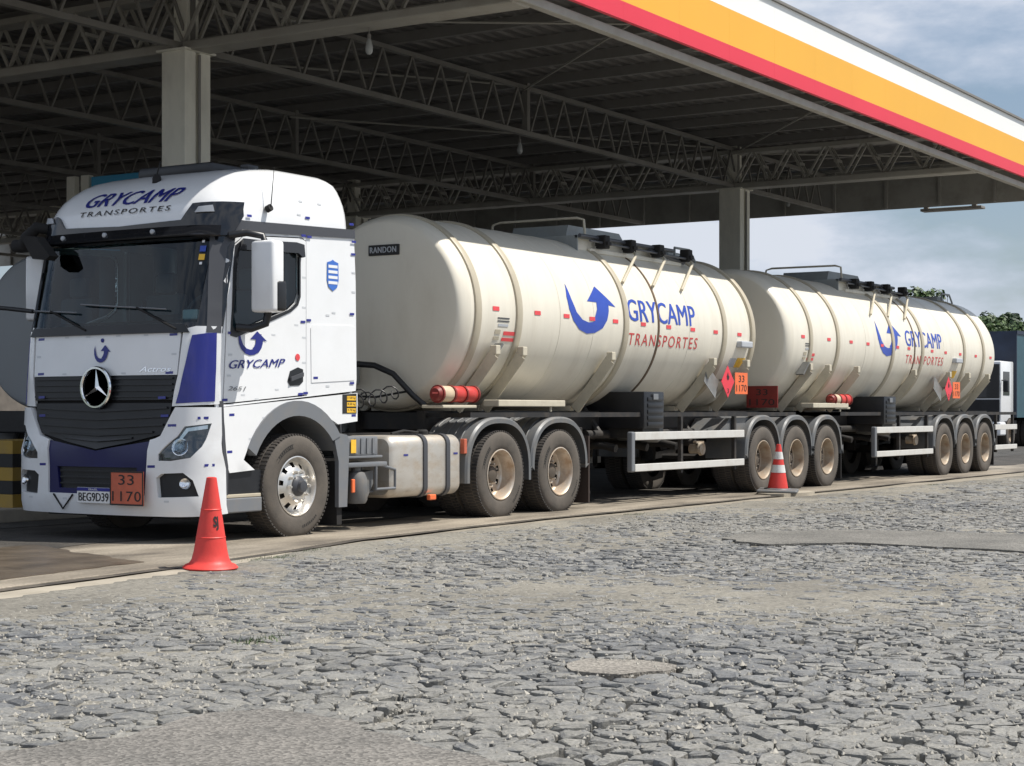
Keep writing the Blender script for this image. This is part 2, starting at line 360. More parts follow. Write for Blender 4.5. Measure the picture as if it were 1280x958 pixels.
def stone_material(name='slate_stones', far=False):
    m = bpy.data.materials.new(name); m.use_nodes = True; t = m.node_tree; n = t.nodes; l = t.links; b = n['Principled BSDF']
    g = n.new('ShaderNodeNewGeometry')
    def noise_(s, d=8, r=.6):
        a = n.new('ShaderNodeTexNoise'); a.inputs['Scale'].default_value = s; a.inputs['Detail'].default_value = d; a.inputs['Roughness'].default_value = r; l.new(g.outputs['Position'], a.inputs['Vector']); return a
    r = n.new('ShaderNodeValToRGB'); e = r.color_ramp.elements
    e[0].color = (.092, .096, .102, 1); e[1].color = (.275, .268, .248, 1); e[1].position = 1
    k = e.new(.5); k.color = (.162, .166, .170, 1)
    if far:
        v = n.new('ShaderNodeTexVoronoi'); v.inputs['Scale'].default_value = 5; l.new(g.outputs['Position'], v.inputs['Vector']); l.new(v.outputs['Color'], r.inputs[0])
    else: l.new(g.outputs['Random Per Island'], r.inputs[0])
    dn = noise_(.35, 5); fn = noise_(14, 9, .7)
    ad = n.new('ShaderNodeMath'); ad.operation = 'MULTIPLY'; l.new(dn.outputs['Fac'], ad.inputs[0]); l.new(fn.outputs['Fac'], ad.inputs[1])
    mr = n.new('ShaderNodeMapRange'); mr.inputs[1].default_value = .19; mr.inputs[2].default_value = .33; mr.inputs[4].default_value = .7; l.new(ad.outputs[0], mr.inputs[0])
    x = n.new('ShaderNodeMixRGB'); x.inputs[2].default_value = (.262, .250, .220, 1); l.new(r.outputs[0], x.inputs[1]); l.new(mr.outputs[0], x.inputs[0])
    f2 = noise_(60, 6, .7); mr2 = n.new('ShaderNodeMapRange'); mr2.inputs[1].default_value = .3; mr2.inputs[2].default_value = .7; mr2.inputs[3].default_value = .6; mr2.inputs[4].default_value = 1.3; l.new(f2.outputs['Fac'], mr2.inputs[0])
    vm = n.new('ShaderNodeVectorMath'); vm.operation = 'SCALE'; l.new(x.outputs[0], vm.inputs[0]); l.new(mr2.outputs[0], vm.inputs['Scale'])
    l.new(vm.outputs[0], b.inputs['Base Color']); b.inputs['Roughness'].default_value = .62; b.inputs['Specular IOR Level'].default_value = .4
    bu = n.new('ShaderNodeBump'); bu.inputs['Strength'].default_value = 1.0; bu.inputs['Distance'].default_value = .018; l.new(fn.outputs['Fac'], bu.inputs['Height']); l.new(bu.outputs[0], b.inputs['Normal'])
    return m
def asphalt_material(name, c1, c2):
    m = bpy.data.materials.new(name); m.use_nodes = True; t = m.node_tree; n = t.nodes; l = t.links; b = n['Principled BSDF']
    g = n.new('ShaderNodeNewGeometry')
    a = n.new('ShaderNodeTexNoise'); a.inputs['Scale'].default_value = 1.6; a.inputs['Detail'].default_value = 7; l.new(g.outputs['Position'], a.inputs['Vector'])
    v = n.new('ShaderNodeTexVoronoi'); v.inputs['Scale'].default_value = 70; l.new(g.outputs['Position'], v.inputs['Vector'])
    r = n.new('ShaderNodeValToRGB'); r.color_ramp.elements[0].position = .35; r.color_ramp.elements[1].position = .7; r.color_ramp.elements[0].color = (*c1, 1); r.color_ramp.elements[1].color = (*c2, 1); l.new(a.outputs['Fac'], r.inputs[0])
    sp = n.new('ShaderNodeSeparateColor'); l.new(v.outputs['Color'], sp.inputs[0])
    mr = n.new('ShaderNodeMapRange'); mr.inputs[3].default_value = .6; mr.inputs[4].default_value = 1.45; l.new(sp.outputs[0], mr.inputs[0])
    vm = n.new('ShaderNodeVectorMath'); vm.operation = 'SCALE'; l.new(r.outputs[0], vm.inputs[0]); l.new(mr.outputs[0], vm.inputs['Scale']); l.new(vm.outputs[0], b.inputs['Base Color'])
    bu = n.new('ShaderNodeBump'); bu.inputs['Strength'].default_value = .6; bu.inputs['Distance'].default_value = .008; l.new(v.outputs['Distance'], bu.inputs['Height']); l.new(bu.outputs[0], b.inputs['Normal'])
    b.inputs['Roughness'].default_value = .9
    return m
def lane_material():
    m = bpy.data.materials.new('stained_concrete'); m.use_nodes = True; t = m.node_tree; n = t.nodes; l = t.links; b = n['Principled BSDF']
    g = n.new('ShaderNodeNewGeometry'); mpp = n.new('ShaderNodeMapping'); mpp.inputs['Scale'].default_value = (.45, 1.6, 1); l.new(g.outputs['Position'], mpp.inputs[0])
    a = n.new('ShaderNodeTexNoise'); a.inputs['Scale'].default_value = 1.1; a.inputs['Detail'].default_value = 9; a.inputs['Roughness'].default_value = .6; l.new(mpp.outputs[0], a.inputs['Vector'])
    r = n.new('ShaderNodeValToRGB'); e = r.color_ramp.elements; e[0].position = .30; e[0].color = (.075, .062, .05, 1); e[1].position = .64; e[1].color = (.33, .285, .225, 1); k = e.new(.47); k.color = (.21, .18, .14, 1)
    l.new(a.outputs['Fac'], r.inputs[0])
    f = n.new('ShaderNodeTexNoise'); f.inputs['Scale'].default_value = 35; f.inputs['Detail'].default_value = 6; l.new(g.outputs['Position'], f.inputs['Vector'])
    mr = n.new('ShaderNodeMapRange'); mr.inputs[1].default_value = .3; mr.inputs[2].default_value = .7; mr.inputs[3].default_value = .75; mr.inputs[4].default_value = 1.2; l.new(f.outputs['Fac'], mr.inputs[0])
    vm = n.new('ShaderNodeVectorMath'); vm.operation = 'SCALE'; l.new(r.outputs[0], vm.inputs[0]); l.new(mr.outputs[0], vm.inputs['Scale']); l.new(vm.outputs[0], b.inputs['Base Color'])
    b.inputs['Roughness'].default_value = .7
    bu = n.new('ShaderNodeBump'); bu.inputs['Strength'].default_value = .4; bu.inputs['Distance'].default_value = .01; l.new(f.outputs['Fac'], bu.inputs['Height']); l.new(bu.outputs[0], b.inputs['Normal'])
    return m
MG = ground_material(); MS = stone_material(); MSF = stone_material('far_stone_paving', True)
# base sheet out to the horizon
mb = MB(); mb.face([(-900, -900, -.06), (1500, -900, -.06), (1500, 900, -.06), (-900, 900, -.06)])
tag(mb.obj('ground', MSF), kind='structure')
# sandy bed, uneven, between and partly over the stones
import numpy as np
def world_of(lat, dep):
    ca, sa = math.cos(ALPHA), math.sin(ALPHA)
    return CAM.x + lat * sa + dep * ca, CAM.y - lat * ca + dep * sa
def bed_h(x, y):
    a = noise.noise(Vector((x * .33 + 7.3, y * .4, 1.7))) * .016 + noise.noise(Vector((x * 1.3, y * 1.3, 4.2))) * .010 + noise.noise(Vector((x * 6, y * 6, 9.2))) * .012
    e = edge_y(x) - y
    near = max(0, 1 - math.hypot(x + 6.4, (y + 8.4)) / 3.0) * .055      # bare joints close to the photographer
    a += .020 * math.exp(-max(e, 0) / .8) - near
    dd = (x - CAM.x) * math.cos(ALPHA) + (y - CAM.y) * math.sin(ALPHA); a += .002 * max(0, 1 - abs(dd - 13) / 5)
    return min(a - .005, .014)
nd, nl = 330, 150; D0, D1 = 4.0, 46.0; verts = []; faces = []
for i in range(nd + 1):
    dep = D0 * (D1 / D0) ** (i / nd)
    for j in range(nl + 1):
        lat = (-.42 + .84 * j / nl) * dep + (-1.2 + 2.4 * j / nl)
        x, y = world_of(lat, dep); verts.append((x, y, bed_h(x, y) if y < edge_y(x) + .1 else -.05))
for i in range(nd):
    for j in range(nl):
        a = i * (nl + 1) + j; q = (a, a + 1, a + nl + 2, a + nl + 1)
        if any(verts[k][1] < edge_y(verts[k][0]) + .05 for k in q): faces.append(q)
me = bpy.data.meshes.new('sandy_bed'); me.from_pydata(verts, [], faces); me.materials.append(MG)
me.polygons.foreach_set('use_smooth', [True] * len(me.polygons)); o = bpy.data.objects.new('sandy_bed', me); COL.objects.link(o); tag(o, kind='structure')

PATCH_A = [(-10.3, -5.6), (-9.16, -6.09), (-8.91, -6.2), (-8.75, -6.29), (-8.39, -6.22), (-8.15, -6.19), (-7.93, -6.35), (-7.94, -6.6), (-8.0, -6.78), (-8.16, -7.01), (-8.25, -7.39), (-8.4, -7.77), (-8.9, -8.4), (-10.2, -8.6), (-11.6, -7.2)]
PATCH_B = [(2.18, -3.63), (2.81, -3.56), (3.27, -3.62), (3.94, -4.23), (4.12, -5.21), (4.14, -6.11), (4.2, -6.41), (2.0, -6.99), (2.03, -6.71), (2.15, -5.87), (2.14, -4.94), (1.55, -4.38), (1.76, -3.96)]
PATCH_C = [(-6.07, -6.65), (-5.84, -6.72), (-5.72, -6.9), (-5.8, -7.16), (-6.05, -7.25), (-6.3, -7.1), (-6.3, -6.85)]
def inpoly(x, y, p):
    c = False; j = len(p) - 1
    for i in range(len(p)):
        if (p[i][1] > y) != (p[j][1] > y) and x < (p[j][0] - p[i][0]) * (y - p[i][1]) / (p[j][1] - p[i][1]) + p[i][0]: c = not c
        j = i
    return c
# individual stones of the paving, one mesh: voronoi cells with chipped tops
rnd = random.Random(4)
def paving(spl, spd, dlo, dhi, seed):
    rn = random.Random(seed); pts = []; di = int((dhi - dlo) / spd)
    for i in range(-1, di + 2):
        dep = dlo + i * spd; wl = .36 * dep + 1.0; m_ = int(wl / spl) + 1
        for j in range(-m_, m_ + 1):
            lat = (j + .5 * (i % 2) + rn.uniform(-.55, .55)) * spl; dd = dep + rn.uniform(-.55, .55) * spd
            x, y = world_of(lat, dd)
            if y < edge_y(x) + .6 and rn.random() > .30: pts.append(Vector((x, y)))
    v, e, f, _, _, _ = delaunay_2d_cdt(pts, [], [], 0, 1e-6)
    inc = [[] for _ in v]
    for t in f:
        a, b, c = (v[k] for k in t)
        d = 2 * (a.x * (b.y - c.y) + b.x * (c.y - a.y) + c.x * (a.y - b.y))
        if abs(d) < 1e-9: continue
        a2, b2, c2 = a.length_squared, b.length_squared, c.length_squared
        q = Vector(((a2 * (b.y - c.y) + b2 * (c.y - a.y) + c2 * (a.y - b.y)) / d, (a2 * (c.x - b.x) + b2 * (a.x - c.x) + c2 * (b.x - a.x)) / d))
        for k in t: inc[k].append(q)
    V = []; F = []
    for k, cs in enumerate(inc):
        p = v[k]
        if len(cs) < 4 or p.y > edge_y(p.x) - .06: continue
        if inpoly(p.x, p.y, PATCH_A) or inpoly(p.x, p.y, PATCH_B) or inpoly(p.x, p.y, PATCH_C): continue
        if any((q - p).length > 2.6 * spl for q in cs): continue
        cs = sorted(cs, key=lambda q: math.atan2(q.y - p.y, q.x - p.x))
        c = sum(cs, Vector((0, 0))) / len(cs); n_ = len(cs)
        if rn.random() < .02: continue
        gap = rn.uniform(.001, .011) + (.012 if rn.random() < .12 else 0); h = rn.gauss(.003, .0045); tx, ty = rn.gauss(0, .045), rn.gauss(0, .045)
        out_ = []
        for q in cs:
            dq = q - c; L = dq.length
            out_.append(c + dq * max(.3, (L - gap * 1.3) / max(L, 1e-4)) + Vector((rn.uniform(-.006, .006), rn.uniform(-.006, .006))))
        rd = []
        for i in range(n_):
            q = out_[i]; rd.append(q + (out_[i - 1] - q) * rn.uniform(.12, .24)); rd.append(q + (out_[(i + 1) % n_] - q) * rn.uniform(.12, .24))
        out_ = rd; n_ = len(out_)
        b0 = len(V)
        hz = lambda q: h + (q.x - c.x) * tx + (q.y - c.y) * ty
        for q in out_: V.append((q.x, q.y, -.07))
        for q in out_: V.append((q.x, q.y, hz(q) - rn.uniform(.001, .012)))
        for q in out_:
            w = c + (q - c) * rn.uniform(.74, .95); V.append((w.x, w.y, hz(w) + rn.uniform(-.004, .004)))
        cc = c + Vector((rn.uniform(-.025, .025), rn.uniform(-.025, .025))); V.append((cc.x, cc.y, hz(cc) + rn.uniform(-.003, .007)))
        for i in range(n_):
            j = (i + 1) % n_
            F.append((b0 + i, b0 + j, b0 + n_ + j, b0 + n_ + i)); F.append((b0 + n_ + i, b0 + n_ + j, b0 + 2 * n_ + j, b0 + 2 * n_ + i)); F.append((b0 + 2 * n_ + i, b0 + 2 * n_ + j, b0 + 3 * n_))
    me = bpy.data.meshes.new('stone_paving'); me.from_pydata(V, [], F); me.materials.append(MS); me.update()
    o = bpy.data.objects.new('stone_paving', me); COL.objects.link(o); return tag(o, kind='structure')
def crumbs(n, seed):
    rn = random.Random(seed); V = []; F = []
    for k in range(n):
        dep = 5.2 * (26 / 5.2) ** rn.random(); lat = rn.uniform(-.36, .36) * dep; x, y = world_of(lat, dep)
        if y > edge_y(x) - .05 or noise.noise(Vector((x * .9, y * .9, 3.3))) < rn.uniform(-.5, .25): continue
        r = rn.uniform(.004, .013) * (1 if rn.random() < .93 else 1.8); z = rn.uniform(.003, .010); b = len(V); a0 = rn.uniform(0, 6.3)
        for i in range(4): V.append((x + r * rn.uniform(.7, 1.3) * math.cos(a0 + i * 1.57), y + r * rn.uniform(.7, 1.3) * math.sin(a0 + i * 1.57), z - r * .4))
        V.append((x + rn.uniform(-.3, .3) * r, y + rn.uniform(-.3, .3) * r, z + r * rn.uniform(.3, .8)))
        F += [(b, b + 1, b + 4), (b + 1, b + 2, b + 4), (b + 2, b + 3, b + 4), (b + 3, b, b + 4)]
    me = bpy.data.meshes.new('loose_chippings'); me.from_pydata(V, [], F); me.materials.append(mat('pale_chippings', (.33, .31, .27), .9, vary=.35, vscale=30)); o = bpy.data.objects.new('loose_chippings', me); COL.objects.link(o)
    tag(o, 'loose pale grit and stone chippings strewn over the paving', 'gravel', kind='stuff')
crumbs(26000, 5)
paving(.105, .092, 4.4, 9.6, 11)
paving(.088, .080, 9.70, 24, 12)
paving(.135, .12, 24.15, 46, 13)
# tarmac repairs
def patch_sheet(name, poly, z, m, seed):
    dense = []
    for i in range(len(poly)):
        a = Vector(poly[i]); b = Vector(poly[(i + 1) % len(poly)]); k = max(1, int((b - a).length / .09))
        for j in range(k):
            q = a + (b - a) * j / k; dense.append((q.x + noise.noise(Vector((q.x * 4, q.y * 4, seed))) * .07, q.y + noise.noise(Vector((q.x * 4, q.y * 4, seed + 5))) * .07))
    mb = MB(); mb.sheet(dense, lambda a, b, t: (a, b, t + (noise.noise(Vector((a * 1.5, b * 1.5, 3))) * .006 if t > 0 else 0)), -.06, z, d=.16)
    return tag(mb.obj(name, m, smooth=30), kind='structure')
patch_sheet('tarmac_repair', PATCH_A, .020, asphalt_material('tarmac', (.13, .122, .11), (.20, .185, .165)), 1)
patch_sheet('tarmac_repair', PATCH_B, .020, asphalt_material('worn_tarmac', (.12, .116, .105), (.18, .172, .155)), 2)
patch_sheet('gravel_repair', PATCH_C, .007, asphalt_material('pale_gravel', (.17, .155, .135), (.25, .23, .20)), 3)
# concrete forecourt: slab, sunk joint, weathered kerb strip
ML = lane_material()
SL = [(-40, -4.6), (-12, -2.6), (-5.05, -1.52), (-4.0, -1.42), (-2.92, -1.30), (-1.29, -1.02), (0, -.72), (3.7, -.52), (9.7, -.55), (22, -.60), (60, -.6)]
def slab_y(x):
    for a, b in zip(SL, SL[1:]):
        if x <= b[0]: return a[1] + (b[1] - a[1]) * (x - a[0]) / (b[0] - a[0])
    return -.6
mb = MB(); xs = [-40 + .25 * i for i in range(401)]
va = []
for x in xs:
    y = slab_y(x) + noise.noise(Vector((x * 1.7, 0, 2))) * .035
    va.append([mb.bm.verts.new((x, y, -.05)), mb.bm.verts.new((x, y + .004, .022)), mb.bm.verts.new((x, y + .02, .028)), mb.bm.verts.new((x, 60, .028))])
for a, b in zip(va, va[1:]):
    for k in range(3): mb.bm.faces.new((a[k], b[k], b[k + 1], a[k + 1]))
tag(mb.obj('concrete_forecourt', ML), kind='structure')
M['kerb'] = mat('weathered_kerb_concrete', (.36, .32, .255), .85, dirt=.6, dcol=(.17, .145, .11), dscale=1.6, bump=.5, bscale=25, vary=.1)
M['kerb2'] = mat('sandy_kerb_concrete', (.27, .24, .19), .9, dirt=.7, dcol=(.14, .12, .095), dscale=2.2, bump=.8, bscale=18, vary=.2)
for nm, m, lo, hi in (('kerb', 'kerb', -40, -1.5), ('worn_kerb', 'kerb2', -1.5, 60)):
    mb = MB(); va = []
    for x in xs:
        if not lo <= x <= hi: continue
        y1 = slab_y(x) - .06 + noise.noise(Vector((x * 1.3, 4, 2))) * .03; y0 = min(edge_y(x) - .02 + noise.noise(Vector((x * 2.1, 8, 2))) * .12, y1 - .08)
        h = (.012 if lo < -2 else .004) + noise.noise(Vector((x * .6, 1, 7))) * .012
        va.append([mb.bm.verts.new((x, y0, -.05)), mb.bm.verts.new((x, y0 + .01, h - .006)), mb.bm.verts.new((x, (y0 + y1) / 2, h + .004)), mb.bm.verts.new((x, y1, h)), mb.bm.verts.new((x, y1 + .005, -.05))])
    for a, b in zip(va, va[1:]):
        for k in range(4): mb.bm.faces.new((a[k], b[k], b[k + 1], a[k + 1]))
    tag(mb.obj(nm, M[m]), kind='structure')
mb = MB(); va = []
for x in xs:
    w0 = .05 + .035 * noise.noise(Vector((x * .9, 2, 5))); y1 = slab_y(x) - .012
    va.append([mb.bm.verts.new((x, y1 - .06 - w0, .0205)), mb.bm.verts.new((x, y1, .0205)), mb.bm.verts.new((x, y1 + .005, -.04))])
for a, b in zip(va, va[1:]):
    for k in range(2): mb.bm.faces.new((a[k], b[k], b[k + 1], a[k + 1]))
tag(mb.obj('tar_joint', mat('tar_joint', (.05, .042, .034), .8, vary=.4, vscale=4, dirt=.7, dcol=(.2, .17, .13), dscale=1.5)), kind='structure')
mb = MB(); va = []  # dark sheet over the lane: shade under the trucks put into colour
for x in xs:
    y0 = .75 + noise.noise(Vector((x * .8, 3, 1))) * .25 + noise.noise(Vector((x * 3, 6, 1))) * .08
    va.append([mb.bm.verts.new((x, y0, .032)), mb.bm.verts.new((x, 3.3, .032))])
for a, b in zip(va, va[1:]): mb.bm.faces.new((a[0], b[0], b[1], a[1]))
tag(mb.obj('shade_painted_lane', asphalt_material('lane_shade', (.028, .025, .022), (.075, .066, .055))), kind='structure')
mb = MB(); mb.face([(-60, 3.2, .037), (60, 3.2, .037), (60, 60, .037), (-60, 60, .037)])
tag(mb.obj('forecourt_tarmac', asphalt_material('oily_tarmac', (.035, .033, .03), (.075, .07, .062))), kind='structure')
STAIN = [(-6.6, -1.25), (-5.0, -1.15), (-4.0, -1.0), (-3.1, -.9), (-2.9, -.45), (-2.7, .2), (-2.3, 1.2), (-6.0, 1.4)]
patch_sheet('wet_stain', STAIN, .036, mat('wet_brown_stain', (.085, .066, .048), .35, dirt=.6, dcol=(.16, .13, .095), dscale=1.6, vary=.3), 6)
# far wooded rise on the horizon
mb = MB(); prev = None
for i in range(161):
    t = -math.pi * .35 + i / 160 * math.pi * 1.2; rr = 520
    h = 9 + 9 * noise.noise(Vector((math.cos(t) * 6, math.sin(t) * 6, 0))) + 3 * noise.noise(Vector((math.cos(t) * 60, math.sin(t) * 60, 0)))
    c_, s_ = math.cos(t), math.sin(t)
    cur = [mb.bm.verts.new((rr * c_, rr * s_, -1)), mb.bm.verts.new((rr * 1.05 * c_, rr * 1.05 * s_, h * .8)), mb.bm.verts.new((rr * 1.3 * c_, rr * 1.3 * s_, h)), mb.bm.verts.new((rr * 1.6 * c_, rr * 1.6 * s_, -1))]
    if prev:
        for k in range(3): mb.bm.faces.new((prev[k], cur[k], cur[k + 1], prev[k + 1]))
    prev = cur
tag(mb.obj('hills', mat('far_woodland', (.05, .075, .045), .9, vary=.35, vscale=.08)), kind='structure')

# ================================================================== canopy
cx0, cx1, cy0, cy1 = -2.2, 24.8, -.74, 32.0
can = thing('fuel_canopy', 'large steel filling station canopy with white, yellow and red fascia over the tanker trucks', 'canopy', (3.2, 4.35, 0))
can.location = (0, 0, 0)
for (zA, zB, m, nm) in ((6.03, 6.25, 'fred', 'red_fascia_band'), (6.25, 6.74, 'fyellow', 'yellow_fascia_band'), (6.74, 7.13, 'fwhite', 'white_fascia_band')):
    mb = MB(); k = 0; x = cx0 - .1
    while x < cx1 + .1:
        x2 = min(x + 1.5, cx1 + .1); mb.box(x + .0008, x2 - .0008, -.86, -.80, zA, zB); x = x2
    mb.obj(nm, M[m], can)
mb = MB(); mb.box(cx0 - .12, cx1 + .12, -.90, -.74, 7.132, 7.17); mb.obj('fascia_capping', M['steeldk'], can)
mb = MB(); mb.box(cx0, cx1, -.80, -.78, 6.04, 7.12)
x = cx0
while x < cx1: mb.box(x, x + .05, -.78, -.70, 6.04, 7.1); x += 1.2
mb.obj('fascia_backing', M['fback'], can)
mb = MB()
for i in range(27):
    y0 = -.7 + i * 1.25; mb.box(24.86, 24.90, y0 + .004, y0 + 1.246, 5.86, 7.13); mb.box(24.78, 24.855, y0 - .03, y0 + .03, 5.88, 7.1)
mb.box(24.70, 24.86, -.7, 33, 6.78, 6.84); mb.obj('end_fascia', M['fback'], can)
mb = MB()
for i in range(27):
    y0 = -.7 + i * 1.25; mb.box(-2.34, -2.30, y0 + .004, y0 + 1.246, 6.03, 7.13)
mb.obj('end_fascia', M['fback'], can)
# edge beams
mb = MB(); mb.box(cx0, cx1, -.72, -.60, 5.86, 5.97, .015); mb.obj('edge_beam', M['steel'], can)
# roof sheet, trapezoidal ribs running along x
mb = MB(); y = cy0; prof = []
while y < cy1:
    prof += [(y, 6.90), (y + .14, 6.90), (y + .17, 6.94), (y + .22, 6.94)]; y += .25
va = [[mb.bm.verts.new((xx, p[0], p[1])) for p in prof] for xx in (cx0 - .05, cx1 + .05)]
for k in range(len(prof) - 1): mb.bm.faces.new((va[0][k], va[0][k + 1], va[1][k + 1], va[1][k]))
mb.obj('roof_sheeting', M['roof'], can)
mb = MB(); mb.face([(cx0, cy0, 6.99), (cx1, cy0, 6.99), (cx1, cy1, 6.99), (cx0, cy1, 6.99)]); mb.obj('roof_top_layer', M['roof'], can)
x = cx0 + .5
while x < cx1:
    mb = MB(); mb.box(x - .03, x + .03, cy0 + .05, cy1, 6.74, 6.895); mb.box(x + .03, x + .075, cy0 + .05, cy1, 6.74, 6.755); mb.obj('purlin', M['steeldk'], can); x += 1.33
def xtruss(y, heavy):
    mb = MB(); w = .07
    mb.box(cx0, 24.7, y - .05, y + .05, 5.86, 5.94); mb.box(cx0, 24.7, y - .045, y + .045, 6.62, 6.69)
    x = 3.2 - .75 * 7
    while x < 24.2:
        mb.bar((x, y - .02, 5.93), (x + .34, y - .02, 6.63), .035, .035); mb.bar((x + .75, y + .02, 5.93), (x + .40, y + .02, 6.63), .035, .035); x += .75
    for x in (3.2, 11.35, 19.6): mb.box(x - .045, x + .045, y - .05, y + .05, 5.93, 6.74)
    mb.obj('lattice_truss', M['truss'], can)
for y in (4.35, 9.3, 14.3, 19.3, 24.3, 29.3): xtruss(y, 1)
def ytruss(x):
    mb = MB()
    mb.box(x - .19, x + .19, cy0 + .1, cy1, 5.84, 5.96, .02); mb.box(x - .16, x + .16, cy0 + .1, cy1, 6.56, 6.64)
    y = 4.35 - .8 * 6
    while y < cy1 - .9:
        for s in (-.12, .12):
            mb.bar((x + s, y, 5.95), (x + s, y + .36, 6.58), .04, .04); mb.bar((x + s, y + .8, 5.95), (x + s, y + .42, 6.58), .04, .04)
        yy = y + .18; mb.box(x - .13, x + .13, yy - .04, yy + .04, 6.24, 6.29)
        y += .8
    mb.obj('lattice_girder', M['steel'], can)
for x in (3.2, 19.6): ytruss(x)
for x in (-1.6, 24.3):
    mb = MB(); mb.box(x - .06, x + .06, cy0 + .1, cy1, 6.5, 6.62); mb.obj('edge_girder', M['steel'], can)
def column(x, y, dx, dy):
    mb = MB()
    mb.box(x - dx, x - .035, y - dy, y + dy, .0, 5.86, .012); mb.box(x + .035, x + dx, y - dy, y + dy, 0, 5.86, .012); mb.box(x - .035, x + .035, y - dy + .05, y + dy - .05, 0, 5.85)
    mb.box(x - .11, x + .11, y - .11, y + .11, 5.86, 6.74)
    mb.box(x - dx - .05, x + dx + .05, y - dy - .05, y + dy + .05, 5.835, 5.86)
    c = mb.obj('column', M['column'], can)
    mb = MB(); mb.tube([(x - .0, y - dy - .025, .1), (x - .0, y - dy - .025, 5.8)], .02); mb.obj('downpipe', M['steeldk'], c)
for y in (4.42, 14.3, 24.3):
    column(3.2, y, .24, .2); column(19.65, y, .24, .24)
for p, q in (((5.0, 4.35), (8.9, -.6)), ((11.2, 4.3), (7.0, -.6)), ((19.6, 4.4), (14.0, -.6)), ((19.6, 4.4), (24.3, -.6)), ((3.2, 4.4), (-1.9, -.6)), ((3.2, 9.3), (11.2, 4.35)), ((11.2, 9.3), (19.6, 4.35))):
    mb = MB(); mb.tube([(*p, 6.6), (*q, 6.68)], .018, 6); mb.obj('bracing_rod', M['steel'], can)
def pendant(x, y, ztop, label):
    t = thing('pendant_lamp', label, 'lamp', (x, y, ztop), 'bulb lamps hanging under the canopy')
    mb = MB(); mb.tube([(0, 0, 0), (0, 0, -.12)], .012, 6); mb.lathe([(.0, -.10), (.035, -.10), (.04, -.17), (.0, -.17)], (0, 0, 0), 'z', 12); mb.obj('lamp_holder', M['steeldk'], t)
    mb = MB(); mb.lathe([(.03, -.171), (.055, -.22), (.075, -.30), (.07, -.36), (.04, -.40), (.001, -.41)], (0, 0, 0), 'z', 14); mb.obj('lamp_bulb', M['bulb'], t, 60); t.scale = (.62, .62, .8)
pendant(11.15, 4.35, 5.86, 'bulb lamp hanging from the truss above the first tank')
pendant(3.2, 1.5, 5.84, 'bulb lamp hanging from the girder just right of the near column')
pendant(24.0, 5.1, 6.30, 'small bulb lamp hanging by the far end fascia right of the far column')
mb = MB(); mb.box(24.95, 25.25, .9, 2.3, 5.78, 5.84, .01); mb.box(24.9, 25.0, 1.0, 1.1, 5.83, 6.0); mb.box(24.9, 25.0, 2.1, 2.2, 5.83, 6.0)
tag(mb.obj('strip_light', M['steeldk']), 'thin dark strip light fixed under the far end of the canopy', 'light')

# ================================================================== wheels
def tyre_mesh(r=.52, w=.28, rim=.295):
    mb = MB()
    mb.lathe([(rim, .01), (rim + .012, .0), (rim + .05, -.012), (r - .11, -.018), (r - .055, -.012), (r - .02, .006), (r - .004, .028), (r - .004, w - .028), (r - .02, w - .006), (r - .08, w + .01), (rim + .03, w), (rim, w - .01)], (0, 0, 0), 'y', 72, cap=False)
    return mb.mesh('tyre', M['tyre'], 40)
def tread_mesh(r=.52, w=.28, n=76):
    mb = MB()
    for k in range(n):
        t = 2 * math.pi * k / n; c, s = math.cos(t), math.sin(t); h = math.pi * r / n * .56
        for (y0, y1, sh) in ((.004, .075, 0), (.09, .185, .5), (.2, w - .004, 0)):
            t2 = t + sh * 2 * math.pi / n; c, s = math.cos(t2), math.sin(t2)
            pts = []
            for rr in (r - .014, r + .001):
                for (a, yy) in ((-h, y0), (h, y0), (h, y1), (-h, y1)): pts.append(mb.bm.verts.new((c * rr - s * a, yy, s * rr + c * a)))
            for f in ((0, 1, 2, 3), (7, 6, 5, 4), (0, 4, 5, 1), (1, 5, 6, 2), (2, 6, 7, 3), (3, 7, 4, 0)): mb.bm.faces.new([pts[i] for i in f])
    return mb.mesh('tread', M['tread'])
def tyremark_mesh():
    mb = MB(); fn = lambda a, b, o: ((.475 - b) * math.cos(a), o, (.475 - b) * math.sin(a))
    def seg(a0, a1, r0, r1):
        n = 10
        for i in range(n):
            t0 = a0 + (a1 - a0) * i / n; t1 = a0 + (a1 - a0) * (i + 1) / n
            for rr in ((r0, r0 + .006), (r1 - .006, r1)):
                mb.face([(rr[0] * math.cos(t0), -.019, rr[0] * math.sin(t0)), (rr[1] * math.cos(t0), -.019, rr[1] * math.sin(t0)), (rr[1] * math.cos(t1), -.019, rr[1] * math.sin(t1)), (rr[0] * math.cos(t1), -.019, rr[0] * math.sin(t1))])
    seg(R(118), R(160), .385, .425)
    rn = random.Random(3)
    for base in (R(120), R(296)):
        a = base
        for k in range(9):
            w = rn.uniform(.025, .05); r0 = rn.uniform(.39, .40); mb.face([(rr * math.cos(t), -.0195, rr * math.sin(t)) for rr, t in ((r0, a), (.42, a), (.42, a + w), (r0, a + w))]); a += w + .03
    return mb.mesh('sidewall_lettering', M['tyremark'])
TY, TR_, TM = tyre_mesh(), tread_mesh(), tyremark_mesh()
